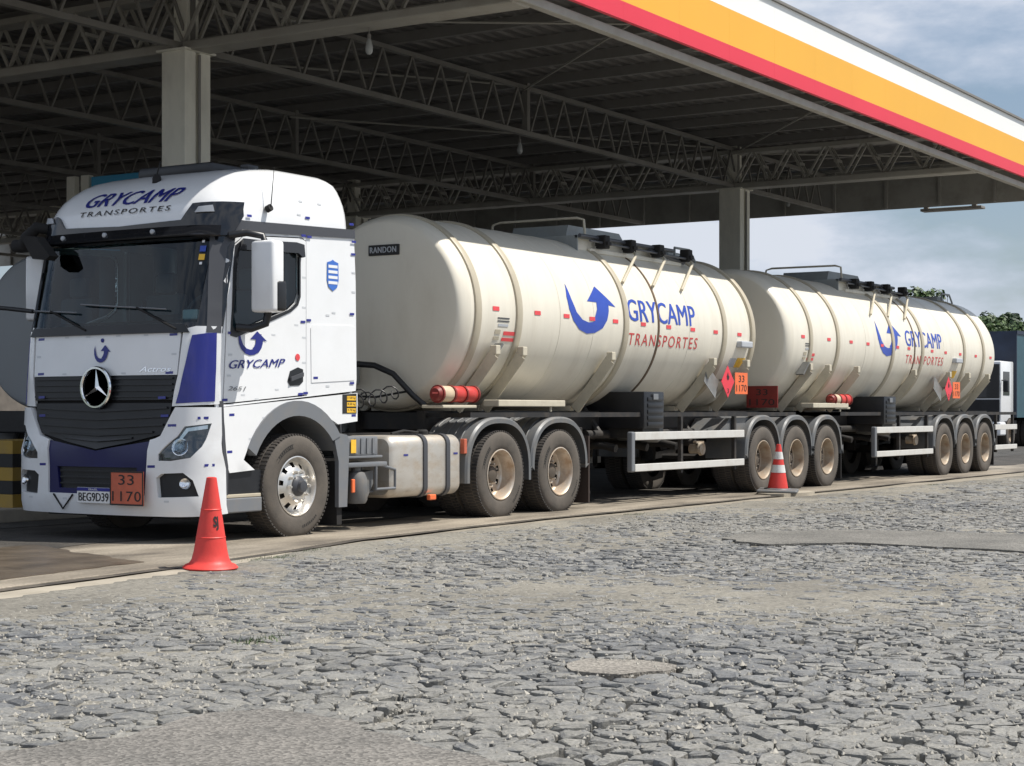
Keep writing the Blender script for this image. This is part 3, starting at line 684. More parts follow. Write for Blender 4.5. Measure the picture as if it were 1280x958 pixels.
def rim_front():
    mb = MB()   # convex alloy with ten hand holes
    mb.lathe([(.296, .010), (.300, -.004), (.290, -.008), (.280, .006), (.268, .055), (.255, .075)], (0, 0, 0), 'y', 64, cap=False)
    n = 80
    # disc face, with holes cut as missing quads between radii
    rads = [.255, .238, .190, .172, .13, .10, .0]; ys = [.075, .055, .020, .008, -.012, -.014, -.014]
    rings = [[mb.bm.verts.new((r * math.cos(2 * math.pi * k / n), y, r * math.sin(2 * math.pi * k / n))) for k in range(n)] for r, y in zip(rads[:-1], ys)]
    for i in range(len(rings) - 1):
        for k in range(n):
            if i == 1 and (k % 8) < 3: continue
            mb.bm.faces.new((rings[i][k], rings[i][(k + 1) % n], rings[i + 1][(k + 1) % n], rings[i + 1][k]))
    mb.bm.faces.new(rings[-1])
    return mb.mesh('rim', M['rim'], 35)
def rim_rear(m):
    mb = MB()   # deep dished dual wheel
    mb.lathe([(.296, .010), (.302, -.006), (.290, -.010), (.281, .004), (.272, .03), (.268, .10), (.258, .15), (.240, .165)], (0, 0, 0), 'y', 56, cap=False)
    n = 80; rads = [.240, .222, .180, .165, .11]; ys = [.165, .170, .178, .18, .18]
    barrel = mb.mesh('rim', m, 35); mb = MB()
    rings = [[mb.bm.verts.new((r * math.cos(2 * math.pi * k / n), y, r * math.sin(2 * math.pi * k / n))) for k in range(n)] for r, y in zip(rads, ys)]
    for i in range(len(rings) - 1):
        for k in range(n):
            if i == 1 and (k % 10) < 4: continue
            mb.bm.faces.new((rings[i][k], rings[i][(k + 1) % n], rings[i + 1][(k + 1) % n], rings[i + 1][k]))
    mb.bm.faces.new(rings[-1])
    return barrel, mb.mesh('wheel_disc', M['disc'] if m == M['rimdull'] else m, 35)
def nuts(rad, y, nr=.017, L=.045):
    mb = MB()
    for k in range(10):
        t = 2 * math.pi * (k + .5) / 10; mb.lathe([(nr, 0), (nr, -L * .6), (nr * .6, -L), (.001, -L)], (rad * math.cos(t), y, rad * math.sin(t)), 'y', 8)
    return mb.mesh('wheel_nuts', M['rim'], 30)
def hub(prof, m, name='hub_cap'):
    mb = MB(); mb.lathe(prof, (0, 0, 0), 'y', 32); return mb.mesh(name, m, 35)
def drum():
    mb = MB(); mb.lathe([(.001, .085), (.25, .085), (.25, .26), (.001, .26)], (0, 0, 0), 'y', 32); return mb.mesh('brake_drum', M['chassis'], 35)
def drum2():
    mb = MB(); mb.lathe([(.001, .20), (.235, .20), (.235, .55), (.001, .55)], (0, 0, 0), 'y', 32); return mb.mesh('brake_drum', M['chassis'], 35)
M['disc'] = mat('shaded_wheel_disc', (.085, .07, .055), .7, dirt=.5, dcol=(.15, .11, .08), dscale=7)  # shade inside the dished wheels put into this disc and hub colour
RIMF = rim_front(); RIMR, DISCR = rim_rear(M['rimdirty']); RIMT, DISCT = rim_rear(M['rimdull'])
NF, NR = nuts(.145, -.010), nuts(.138, .18, .016, .05)
HF = hub([(.10, -.013), (.098, -.03), (.075, -.05), (.06, -.055), (.055, -.09), (.001, -.095)], M['strake'])
HR = hub([(.105, .182), (.10, .13), (.085, .11), (.05, .10), (.001, .098)], M['disc'])
DR, DR2 = drum(), drum2()
def put(name, me, parent, loc=(0, 0, 0), rot=(0, 0, 0)):
    o = bpy.data.objects.new(name, me); COL.objects.link(o); o.parent = parent; o.location = loc; o.rotation_euler = rot; return o
def wheel(parent, x, y, far, kind, spin, z=.52):
    w = put('wheel', {'front': RIMF, 'rear': RIMR, 'trailer': RIMT}[kind], parent, (x, y, z), (0, spin, 0) if not far else (0, spin, math.pi))
    put('tyre', TY, w); put('tread', TR_, w)
    if kind != 'trailer': put('sidewall_lettering', TM, w)
    if kind == 'front': put('wheel_nuts', NF, w); put('hub_cap', HF, w); put('brake_drum', DR, w)
    else: put('wheel_disc', DISCR if kind == 'rear' else DISCT, w); put('wheel_nuts', NR, w); put('hub_cap', HR, w); put('inner_tyre', TY, w, (0, .33, 0)); put('inner_tread', TR_, w, (0, .33, 0)); put('brake_drum', DR2, w)
    return w

def fender(parent, xc, a, zt, zb, y0, y1, m, th=.022, lip=.05, ribs=False, flat=.0):
    """mudguard arch: superelliptic hoop centred xc, half length a, top zt, ends at zb"""
    mb = MB(); n = 28; P0 = []
    zc = .55
    for k in range(n + 1):
        t = math.pi * (1.0 - k / n); c, s = math.cos(t), math.sin(t)
        ex = .82
        P0.append((xc + a * math.copysign(abs(c) ** ex, c), zc + (zt - zc) * abs(s) ** ex))
    P0 = [(P0[0][0], zb)] + P0 + [(P0[-1][0], zb)]
    prof = [(y0, -lip), (y0, 0.0), (y0 + .025, .022), (y1, .022), (y1, 0.0), (y0 + .02, -.002)]
    def off(i, d):
        a_ = Vector(P0[max(i - 1, 0)]); b_ = Vector(P0[min(i + 1, len(P0) - 1)]); t = (b_ - a_).normalized(); nn = Vector((-t.y, t.x)); return P0[i][0] + nn.x * d, P0[i][1] + nn.y * d
    rows = []
    for i in range(len(P0)):
        row = []
        for (y, d) in prof:
            if ribs and y0 + .03 < y and d > .01: pass
            x_, z_ = off(i, d); row.append(mb.bm.verts.new((x_, y, z_)))
        rows.append(row)
    for a_, b_ in zip(rows, rows[1:]):
        for k in range(len(prof) - 1): mb.bm.faces.new((a_[k], b_[k], b_[k + 1], a_[k + 1]))
    f = mb.obj('mudguard', m, parent, 35)
    if ribs:
        mb = MB()
        for yy in (.14, .25, .36, .47, .56):
            pts = [(off(i, .026)[0], y0 + yy, off(i, .026)[1]) for i in range(1, len(P0) - 1)]; mb.tube(pts, .010, 6)
        mb.obj('moulded_ribs', m, f, 60)
    return f

# ================================================================== tractor unit
tr = thing('tractor_unit', 'white tractor unit with blue corner panels and grille badge heading the tanker train', 'truck', (0, 0, 0))
PR = [(.25, -1.44), (.35, -1.48), (.9, -1.48), (1.0, -1.45), (1.6, -1.42), (2.02, -1.38), (2.95, -1.17), (3.1, -1.14), (3.2, -1.12), (3.35, -1.02), (3.5, -.84), (3.6, -.64), (3.66, -.42), (3.70, -.1)]
WR = [(0, 1.25), (3.1, 1.25), (3.25, 1.24), (3.4, 1.215), (3.52, 1.17), (3.6, 1.13), (3.66, 1.04), (3.70, .86)]
def lerp(tab, z):
    if z <= tab[0][0]: return tab[0][1]
    for a, b in zip(tab, tab[1:]):
        if z <= b[0]: return a[1] + (b[1] - a[1]) * (z - a[0]) / (b[0] - a[0])
    return tab[-1][1]
CR = .32; BOW = .07
def PP(s, z):
    a = abs(s); x0 = lerp(PR, z); W = lerp(WR, z); sA = W - CR; L = CR * math.pi / 2
    if a < sA: d = a; x = x0 + BOW * (d / W) ** 2
    elif a < sA + L:
        t = (a - sA) / CR; d = sA + CR * math.sin(t); x = x0 + BOW * (d / W) ** 2 + CR * (1 - math.cos(t))
    else: d = W; x = x0 + BOW + CR + (a - sA - L)
    return Vector((x, 1.25 - math.copysign(d, s), z))
def cabf(s, z, o):                       # cab skin, s = distance round from the centre of the front
    e = .004; p = PP(s, z); du = PP(s + e, z) - PP(s - e, z); dv = PP(s, z + e) - PP(s, z - e)
    n = dv.cross(du); n.normalize()
    return p + n * o
if cabf(0, 1.5, .1).x > PP(0, 1.5).x:
    _c = cabf
    def cabf(s, z, o): return _c(s, z, -o)
def s_of(x, z):
    x0 = lerp(PR, z); W = lerp(WR, z); d = x - x0 - BOW * .92
    if d <= 0: return W - CR
    if d < CR: return W - CR + CR * math.acos(max(-1, min(1, 1 - d / CR)))
    return W - CR + CR * math.pi / 2 + (x - (x0 + BOW + CR))
def side(x, z, o): return cabf(s_of(x, z), z, o)
def sidef(x, z, o): p = cabf(s_of(x, z), z, o); return Vector((p.x, 2.5 - p.y, p.z))
mir = lambda poly: [(-a, b) for a, b in poly]
# --- shell
DOOR = [(-1.08, 1.34), (-.98, 1.345), (.15, 1.43), (.15, 2.96), (.08, 2.985), (-.78, 2.94), (-.90, 2.85), (-1.0, 2.55)]
WIN = [(-.955, 2.07), (-.90, 2.60), (-.86, 2.80), (-.78, 2.875), (-.06, 2.90), (.01, 2.87), (.035, 2.80), (.035, 2.42), (.0, 2.34), (-.10, 2.27), (-.80, 2.05), (-.90, 2.03)]
SIDE = [(-1.12, 1.325), (-1.0, 1.335), (.97, 1.475), (.985, 1.6), (.97, 2.6), (.94, 3.08), (-.80, 3.02), (-.98, 2.95), (-1.05, 2.6)]
for fn, nm in ((side, 'cab_side'), (sidef, 'cab_side')):
    mb = MB(); hole = [(-1.092, 1.325), (-.98, 1.332), (.160, 1.418), (.160, 2.968), (.085, 2.996), (-.785, 2.951), (-.912, 2.855), (-1.012, 2.55)]
    SO = [(-1.16, 1.30), (-1.0, 1.312), (.97, 1.475), (.985, 1.6), (.97, 2.6), (.94, 3.10), (-.80, 3.06), (-1.0, 2.98), (-1.10, 2.55)]
    mb.sheet(SO, fn, -.03, 0, .14, [hole]); mb.obj(nm, M['white'], tr, 25)
    mb = MB(); mb.sheet(DOOR, fn, -.03, .002, .14, [WIN]); dr = mb.obj('door', M['white'], tr, 25)
    mb = MB(); mb.sheet([(p[0] * 1.0 + (.02 if p[0] < -.4 else -.012), p[1] + (.02 if p[1] < 2.5 else -.012)) for p in WIN], fn, -.02, -.012, .14); mb.obj('door_glass', M['glass'], dr, 40)
    outer = [(-.98, 1.98), (-.935, 2.62), (-.90, 2.84), (-.80, 2.915), (-.05, 2.925), (.03, 2.91), (.06, 2.84), (.06, 2.40), (.02, 2.315), (-.09, 2.245), (-.80, 2.00), (-.9, 1.965)]
    mb = MB(); mb.sheet(outer, fn, -.015, .010, .14, [WIN]); mb.obj('window_frame', M['black'], dr, 30)
    mb = MB(); mb.sheet([(-.88, 2.80), (-.83, 2.90), (-.05, 2.935), (.07, 2.92), (.085, 2.80), (.05, 2.79), (-.02, 2.83)], fn, .012, .05, .14); mb.obj('wind_deflector', M['gloss'], dr, 30)
    mb = MB(); mb.sheet([(-1.075, 1.36), (.13, 1.46), (.13, 1.95), (-1.0, 1.9)], fn, -.06, -.05, .2); mb.obj('door_lining', M['black'], dr)
    # handle
    mb = MB(); mb.sheet([(-.14, 1.56), (-.10, 1.66), (.02, 1.70), (.10, 1.68), (.10, 1.56), (.04, 1.52), (-.1, 1.515)], fn, 0, .008, .1); hd = mb.obj('door_handle', M['black'], dr, 30)
    mb = MB(); mb.sheet([(-.11, 1.60), (.08, 1.65), (.08, 1.61), (-.11, 1.56)], fn, .009, .035, .1); mb.obj('handle_grip', M['strake'], hd, 30)
    # storage flap on the side behind the door
    mb = MB()
    fl = [(.235, 1.55), (.945, 1.585), (.945, 2.13), (.90, 2.15), (.25, 2.13), (.225, 2.1)]
    mb.sheet(fl, fn, .001, .006, .3); mb.obj('side_flap', M['white'], tr, 30)
# inner skin (dark) so panel gaps read dark, and rear wall, roof
mb = MB(); mb.box(.93, .965, .05, 2.45, 1.2, 3.12); mb.obj('cab_rear_wall', M['white'], tr)
mb = MB(); mb.box(-1.1, .92, .10, 2.4, 1.28, 1.34); mb.box(-1.0, .92, .08, 2.42, 3.06, 3.1); mb.box(.86, .92, .1, 2.4, 1.3, 3.1)
mb.box(-.3, .86, .4, 2.35, 1.34, 1.9, .05); mb.box(.2, .8, .2, 2.3, 2.35, 2.45); mb.obj('cab_interior', M['matte'], tr)
mb = MB(); ns = 56; rows = []
XR = [(3.06, .965), (3.3, .955), (3.45, .93), (3.55, .905), (3.62, .865), (3.67, .80), (3.70, .68)]
for z in (3.06, 3.14, 3.22, 3.3, 3.38, 3.46, 3.53, 3.59, 3.635, 3.665, 3.69, 3.70):
    row = []; W = lerp(WR, z); xr = lerp(XR, z); rr_ = min(.22, W * .3)
    smax = (W - CR) + CR * math.pi / 2 + (xr - rr_ - (lerp(PR, z) + BOW + CR))
    pts = [PP(smax * k / ns, z) for k in range(ns + 1)]
    pts += [Vector((xr - rr_ + rr_ * math.sin(t), 1.25 - (W - rr_ + rr_ * math.cos(t)), z)) for t in [math.pi / 2 * k / 6 for k in range(1, 7)]]
    pts += [Vector((xr, 1.25 - (W - rr_) * (1 - k / 8), z)) for k in range(1, 9)]
    full = pts + [Vector((p.x, 2.5 - p.y, p.z)) for p in pts[-2:0:-1]]
    rows.append([mb.bm.verts.new(p) for p in full])
for a, b in zip(rows, rows[1:]):
    n = len(a)
    for k in range(n): mb.bm.faces.new((a[k], a[(k + 1) % n], b[(k + 1) % n], b[k]))
mb.bm.faces.new(rows[-1]); roof = mb.obj('cab_roof', M['white'], tr, 50)
mb = MB(); mb.box(-.42, .25, .75, 1.75, 3.62, 3.755, .04); mb.box(-.15, .02, .50, .60, 3.69, 3.74, .01); mb.obj('roof_air_unit', M['black'], tr, 40)
# --- A pillars, header and windscreen
WS = [(-1.10, 2.10), (-1.12, 2.6), (-1.14, 2.90), (1.14, 2.90), (1.12, 2.6), (1.10, 2.10), (.6, 2.075), (-.6, 2.075)]
mb = MB(); mb.sheet([(-1.35, 2.00), (-1.33, 2.98), (1.33, 2.98), (1.35, 2.00)], cabf, -.03, .004, .1, [WS]); mb.obj('windscreen_frame', M['gloss'], tr, 30)
mb = MB(); mb.sheet([(a * .995, b) for a, b in WS], cabf, -.012, -.006, .1); mb.obj('windscreen', M['glass'], tr, 60)
TRIM = [(-1.215, 2.0), (-1.10, 2.0), (-1.045, 2.5), (-.975, 2.82), (-.90, 2.93), (-.80, 2.975), (.945, 3.055), (.945, 3.145), (-.80, 3.085), (-1.0, 3.10), (-1.06, 2.98), (-1.14, 2.5)]
for fn in (side, sidef):
    mb = MB(); mb.sheet(TRIM, fn, -.01, .014, .1); mb.obj('pillar_trim', M['strake'], tr, 30)
# front upper shell below screen (behind panels)
mb = MB(); mb.sheet([(-1.38, .5), (-1.36, 2.02), (1.36, 2.02), (1.38, .5)], cabf, -.05, -.03, .12); mb.obj('front_bulkhead', M['matte'], tr, 30)
mb = MB(); mb.sheet([(-.95, 1.605), (-.965, 2.01), (.965, 2.01), (.95, 1.605)], cabf, -.02, .006, .12); mb.obj('bonnet_flap', M['white'], tr, 30)
for sg in (1, -1):
    q = (lambda P_: P_ if sg == 1 else mir(P_))
    mb = MB(); mb.sheet(q([(.965, 1.605), (.99, 2.03), (1.10, 2.06), (1.335, 2.06), (1.35, 1.33), (.91, 1.31), (.93, 1.45)]), cabf, -.02, .012, .08); mb.obj('corner_fairing', M['white'], tr, 30)
    mb = MB(); mb.sheet(q([(1.075 + (sg < 0) * .12, 1.975), (1.20, 1.995), (1.285, 2.0), (1.30, 1.66), (1.30, 1.355), (.955 + (sg < 0) * .2, 1.335), (.985 + (sg < 0) * .19, 1.45), (1.03 + (sg < 0) * .16, 1.70), (1.055 + (sg < 0) * .13, 1.87)]), cabf, .013, .019, .08); mb.obj('blue_corner_panel', M['blue'], tr, 30)
mb = MB(); mb.sheet([(-.92, 1.37), (-.95, 1.60), (.95, 1.60), (.92, 1.37)], cabf, -.02, .004, .12)
for zz in (1.395, 1.452, 1.509, 1.566): mb.sheet([(-.91, zz), (-.91, zz + .018), (.91, zz + .018), (.91, zz)], cabf, .004, .020, .15)
mb.obj('upper_grille', M['black'], tr, 30)
mb = MB(); LG = [(-.90, 1.34), (.90, 1.34), (.88, 1.18), (.80, 1.05), (.4, .965), (0, .90), (-.4, .965), (-.80, 1.05), (-.88, 1.18)]
mb.sheet(LG, cabf, -.02, .006, .1)
for zz, w in ((1.30, .86), (1.22, .85), (1.14, .82), (1.07, .70), (1.01, .45)): mb.sheet([(-w, zz - .012), (-w * .5, zz - .03), (0, zz - .045), (w * .5, zz - .03), (w, zz - .012), (w, zz + .008), (w * .5, zz - .008), (0, zz - .022), (-w * .5, zz - .008), (-w, zz + .008)], cabf, .006, .026, .15)
mb.obj('lower_grille', M['black'], tr, 30)
# bumper with openings
BU = [(-1.36, 1.30), (-.96, 1.30), (-.90, 1.20), (-.80, 1.03), (-.66, .985), (-.64, .72), (-.64, .47), (.64, .47), (.66, .72), (.68, .985), (.80, 1.03), (.90, 1.20), (.96, 1.30), (1.36, 1.30), (1.38, .96), (1.45, .72), (1.46, .30), (1.2, .29), (.5, .285), (-.5, .285), (-1.2, .29), (-1.46, .30), (-1.45, .72), (-1.38, .96)]
HLR = [(1.275, 1.15), (1.05, 1.12), (.99, 1.03), (.80, .86), (.80, .80), (.95, .80), (1.12, .83), (1.21, .93)]
FOG = [(.78, .64), (.84, .68), (1.06, .69), (1.14, .62), (1.19, .47), (.80, .455)]
mb = MB(); mb.sheet(BU, cabf, -.03, .03, .1, [HLR, mir(HLR), FOG, mir(FOG)]); mb.obj('bumper', M['whitedust'], tr, 30)
mb = MB(); mb.sheet([(-.66, .98), (0, .885), (.68, .98), (.66, .72), (.78, .47), (-.78, .47), (-.66, .72)], cabf, -.03, .010, .1, [[(-.5, .52), (.5, .52), (.53, .73), (-.53, .73)]]); mb.obj('blue_bumper_panel', M['deepblue'], tr, 30)
mb = MB(); mb.sheet([(-.52, .50), (.52, .50), (.55, .75), (-.55, .75)], cabf, -.03, -.02, .15)
for zz in (.56, .62, .68): mb.sheet([(-.5, zz), (.5, zz), (.5, zz + .015), (-.5, zz + .015)], cabf, -.02, .0, .2)
mb.obj('lower_air_intake', M['black'], tr)
for sg in (1, -1):
    q = (lambda P_: P_ if sg == 1 else mir(P_))
    mb = MB(); mb.sheet(q([(a, b) for a, b in HLR]), cabf, -.03, -.02, .08); hl = mb.obj('headlight', M['strake'], tr, 30)
    c = cabf(sg * 1.02, .93, -.012); nn = (cabf(sg * 1.02, .93, .1) - cabf(sg * 1.02, .93, 0)).normalized(); mt = nn.to_track_quat('Z', 'Y')
    for rad, nm, m, dz in ((.085, 'reflector', 'chrome', 0), (.05, 'projector_lens', 'lens', .02)):
        mb = MB(); mb.lathe([(rad, 0), (rad * .98, .015), (rad * .8, .012), (rad * .6, .004), (.001, -.004 if nm == 'reflector' else .02)], (0, 0, 0), 'z', 24)
        ob = mb.obj(nm, M[m], hl, 40); ob.location = c + nn * dz; ob.rotation_euler = mt.to_euler()
    mb = MB(); mb.sheet(q([(1.25, 1.135), (1.06, 1.105), (1.0, 1.02), (.99, .99), (1.02, 1.0), (1.08, 1.075), (1.25, 1.10)]), cabf, -.019, .0, .08); mb.obj('daytime_light', M['chrome'], hl, 40)
    mb = MB(); mb.sheet(q([(a, b) for a, b in HLR]), cabf, .004, .014, .06); mb.obj('headlight_cover', M['lens'], hl, 40)
    mb = MB(); mb.sheet(q(FOG), cabf, -.03, -.02, .08); fg = mb.obj('fog_light_recess', M['black'], tr, 30)
    c = cabf(sg * 1.07, .585, -.01); ob = MB(); ob.lathe([(.055, 0), (.05, .02), (.04, .01), (.001, .0)], (0, 0, 0), 'z', 20); ob = ob.obj('fog_lamp', M['chrome'], fg, 40); ob.location = c; ob.rotation_euler = mt.to_euler()
# bumper underside / dark lower
mb = MB(); mb.box(-1.30, -1.0, .15, 2.35, .30, .9); mb.box(-1.2, -.9, .3, 2.2, .24, .5); mb.obj('front_underrun_bar', M['matte'], tr)
# sun visor
VIS = [(-1.36, 2.93), (-1.38, 3.20), (-.90, 3.20), (-.78, 3.08), (0, 3.055), (.78, 3.08), (.88, 3.225), (1.34, 3.25), (1.37, 3.12), (1.28, 2.93), (.9, 2.905), (-.9, 2.905)]
mb = MB(); mb.sheet(VIS, cabf, -.01, .035, .1); vz = mb.obj('sun_visor', M['gloss'], tr, 30)
mb = MB(); rows = []
for k in range(31):
    s = -1.18 + 2.36 * k / 30; rows.append([mb.bm.verts.new(cabf(s, z, o)) for z, o in ((3.02, .036), (2.97, .07), (2.91, .095), (2.90, .087), (2.95, .06), (3.0, .036))])
for a, b in zip(rows, rows[1:]):
    for k in range(6): mb.bm.faces.new((a[k], b[k], b[(k + 1) % 6], a[(k + 1) % 6]))
mb.bm.faces.new(rows[0]); mb.bm.faces.new(rows[-1][::-1]); mb.obj('visor_lip', M['gloss'], vz, 40)
for sg in (1, -1):
    mb = MB(); mb.sheet([(sg * a, b) for a, b in [(.94, 3.14), (.97, 3.195), (1.09, 3.20), (1.11, 3.145)]], cabf, .036, .05, .1); mb.obj('roof_lamp', M['lightgrey'], vz, 30)
for s in (-.72, -.13, .49):
    c = cabf(s, 2.965, .078); mb = MB(); mb.lathe([(.024, .01), (.024, -.01), (.015, -.018), (.001, -.018)], (c.x, c.y, c.z), 'x', 16); mb.obj('marker_lamp', M['lightgrey'], vz, 40)
# lower cab side with wheel arch, both sides
LOW = [(-1.05, 1.30), (-.6, 1.325), (.985, 1.455), (.985, 1.20), (.83, 1.16)]
arch = [(.84 * math.cos(t), .50 + .865 * math.sin(t)) for t in [R(48 + k * (150 - 48) / 14) for k in range(15)]]
LOW = [(-1.095, 1.30), (-.6, 1.335), (.985, 1.455), (.985, 1.16), (.66, 1.13)] + arch[1:] + [(-.80, .80), (-.64, .70), (-1.0, .68), (-1.03, .74), (-1.06, 1.0)]
for fn, sg in ((side, 1), (sidef, -1)):
    mb = MB(); mb.sheet(LOW, fn, -.03, .012, .12); mb.obj('lower_side_panel', M['white'], tr, 30)
    mb = MB(); AR = [(.845 * math.cos(t), .50 + .87 * math.sin(t)) for t in [R(36 + k * (152 - 36) / 16) for k in range(17)]] + [(.72 * math.cos(t), .50 + .72 * math.sin(t)) for t in [R(152 - k * (152 - 40) / 16) for k in range(17)]]
    Y = (lambda y: y) if sg == 1 else (lambda y: 2.5 - y)
    mb.sheet(AR, lambda x, z, o: (x, Y(.0 - o), z), -.06, .03, .12)
    ap = [(.72 * math.cos(t), .50 + .72 * math.sin(t)) for t in [R(152 - k * (152 - 30) / 20) for k in range(21)]]
    for (a, b) in zip(ap, ap[1:]): mb.face([(a[0], Y(-.02), a[1]), (b[0], Y(-.02), b[1]), (b[0], Y(.5), b[1]), (a[0], Y(.5), a[1])])
    mb.obj('wheel_arch', M['grey'], tr, 30)
    mb = MB(); mb.prism([(.56, 1.09), (.66, 1.04), (.80, 1.02), (.84, .95), (.80, .28), (.66, .28), (.66, .75), (.60, .95)], lambda a, b, t: (a, Y(t), b), -.02, .03); mb.obj('rear_mudguard_panel', M['grey'], tr)
    mb = MB(); mb.prism([(.66, .75), (.76, .75), (.76, .10), (.68, .10)], lambda a, b, t: (a, Y(t), b), .02, .45); mb.obj('mudflap', M['matte'], tr)
    # steps
    mb = MB(); mb.prism([(-1.07, .70), (-.52, .70), (-.50, .62), (-.55, .30), (-1.05, .29)], lambda a, b, t: (a, Y(t), b), .02, .30); st = mb.obj('step_well', M['black'], tr)
    mb = MB(); mb.box(-1.06, -.54, min(Y(-.02), Y(.02)), max(Y(-.02), Y(.02)), .30, .44, .012); mb.obj('lower_step', M['grey'], st)
    mb = MB(); mb.box(-1.05, -.55, min(Y(-.015), Y(.02)), max(Y(-.015), Y(.02)), .442, .475, .006); mb.obj('step_tread', M['ring'], st)
# dark door/bumper seam
mb = MB(); mb.sheet([(-1.13, 1.36), (-1.09, 1.36), (-1.075, 1.0), (-1.02, .74), (-1.03, .32), (-1.075, .32), (-1.07, .72), (-1.11, .98)], side, -.02, .014, .1); mb.obj('panel_seam', M['strake'], tr)
# --- badge star in ring
bc = cabf(0, 1.49, .03)
mb = MB(); mb.lathe([(.195, -.03), (.20, -.035), (.205, -.03), (.205, -.01), (.195, 0), (.178, -.01), (.178, -.03), (.186, -.036)], (bc.x, bc.y, bc.z), 'x', 48, cap=False)
mb.lathe([(.18, -.006), (.001, -.006)], (bc.x, bc.y, bc.z), 'x', 40); sr = mb.obj('badge_ring', M['gloss'], tr, 40)
mb = MB(); mb.lathe([(.205, -.034), (.196, -.046), (.180, -.046), (.174, -.034)], (bc.x, bc.y, bc.z), 'x', 48, cap=False)
for k in range(3):
    t = R(90 + 120 * k); ax_ = Vector((0, math.cos(t), math.sin(t))); sd_ = Vector((0, -math.sin(t), math.cos(t)))
    c0 = bc + Vector((-.012, 0, 0)); ridge = bc + Vector((-.04, 0, 0)); tip = bc + ax_ * .18 + Vector((-.03, 0, 0))
    L_ = bc + sd_ * .026 + ax_ * .012 + Vector((-.014, 0, 0)); R_ = bc - sd_ * .026 + ax_ * .012 + Vector((-.014, 0, 0))
    mb.face([ridge, L_, tip]); mb.face([ridge, tip, R_]); mb.face([L_, c0, tip]); mb.face([c0, R_, tip])
mb.obj('star_badge', M['chrome'], sr, recalc=False)
# --- lettering and logos of the cab
fr = lambda s, z, o: cabf(s, z, o)
arrow_logo(tr, -.10, .12, 1.73, 1.90, fr, .014, M['navy'])
lettering('bonnet_lettering', 'Actros', .50, .88, 1.635, 1.685, fr, .010, M['chrome'], tr, .01, .3)
c = cabf(0, 1.945, .008); mb = MB(); mb.lathe([(.02, 0), (.02, -.006), (.001, -.008)], (c.x, c.y, c.z), 'x', 20); mb.obj('bonnet_emblem', M['navy'], tr)
def roofmap(s, z, o): return cabf(s, z, o)
lettering('roof_lettering', 'GRYCAMP', -.60, .64, 3.285, 3.43, roofmap, .006, M['navy'], tr, .035, .35, 1.0)
lettering('roof_small_lettering', 'TRANSPORTES', -.62, .60, 3.19, 3.24, roofmap, .006, M['ink'], tr, .01, 0, 1.25)
arrow_logo(tr, -.87, -.45, 1.80, 2.035 - .0, side, .008, M['navy'])
lettering('door_lettering', 'GRYCAMP', -1.00, -.18, 1.665, 1.745, lambda a, b, o: side(a, b + (a + 1) * .045, o), .008, M['navy'], tr, .02, .35, 1.0)
lettering('model_lettering', '2651', -1.02, -.76, 1.46, 1.50, side, .008, M['grey'], tr, .01, .3)
# shield sticker, small red round sticker, axle load labels
mb = MB(); SH = [(.49, 2.78), (.55, 2.795), (.58, 2.81), (.61, 2.795), (.67, 2.78), (.675, 2.60), (.65, 2.53), (.58, 2.49), (.51, 2.53), (.485, 2.60)]
mb.sheet(SH, side, .004, .007, .1); sh = mb.obj('shield_sticker', mat('sticker_blue', (.05, .16, .55), .4), tr)
mb = MB()
for k in range(4): mb.sheet([(.505, 2.56 + k * .055), (.655, 2.56 + k * .055), (.655, 2.59 + k * .055), (.505, 2.59 + k * .055)], side, .008, .009, .2)
mb.obj('sticker_stripes', M['white'], sh)
mb = MB(); mb.sheet([(.015 + .035 * math.cos(t), 1.80 + .035 * math.sin(t)) for t in [math.pi / 6 * k for k in range(12)]], side, .006, .009, .1); mb.obj('round_sticker', M['redtape'], tr)
mb = MB(); mb.sheet([(.73, 1.24), (.73, 1.435), (.965, 1.448), (.965, 1.24)], side, .013, .016, .3); lb = mb.obj('axle_load_label', M['ink'], tr)
for k in range(3):
    mb = MB(); mb.sheet([(.80, 1.25 + k * .063), (.95, 1.25 + k * .063), (.95, 1.295 + k * .063), (.80, 1.295 + k * .063)], side, .017, .019, .3); mb.obj('label_field', M['yellow'], lb)
    lettering('label_digits', ('9,70 kg', '8,50 kg', '17,00 kg')[k], .81, .94, 1.26 + k * .063, 1.288 + k * .063, side, .021, M['ink'], lb)
# blue edge tapes
for fn, pts in ((side, [(-.985, 2.005), (-.57, 1.995), (.10, 2.155), (.19, 2.175), (.90, 2.27), (.30, 1.49 + .11), (.90, 1.555), (.06, 1.435), (.14, 1.445), (-1.06, 1.37), (-.97, 1.23), (-1.0, .88), (.92, 2.89), (.92, 3.02), (.10, 2.995 + .02), (.19, 3.01), (.92, 1.22), (-.72, 3.135), (.18, 3.20), (.90, 3.20)]),):
    for a, b in pts:
        mb = MB(); w = .036; mb.sheet([(a - w, b - .013), (a + w, b - .011), (a + w, b + .013), (a - w, b + .011)], fn, *((.0125, .0135) if b < 1.46 - .25 * (a < .2) * 0 and b < 1.33 + .075 * (a + 1.05) else (.0145, .0155) if 3.0 < b < 3.16 else (.0065, .0075)), .3); mb.obj('blue_edge_tape', M['blue'], tr)
for s, z in ((-.88, 1.975), (.88, 1.985), (-.85, 1.63), (.86, 1.625), (-.80, 1.40), (.80, 1.39), (-.78, 1.22), (.84, 1.22), (.93, 1.13), (1.20, 1.20), (.72, .745), (-.72, .745), (1.28, .76), (0.0, .0)):
    if z:
        mb = MB(); mb.sheet([(s - .045, z - .013), (s + .045, z - .011), (s + .045, z + .013), (s - .045, z + .011)], cabf, *((.0305, .0315) if z < 1.30 and not (abs(s) < .86 and z > 1.1) else (.0265, .0275) if z < 1.6 else (.0065, .0075)), .3); mb.obj('blue_edge_tape', M['blue'], tr)
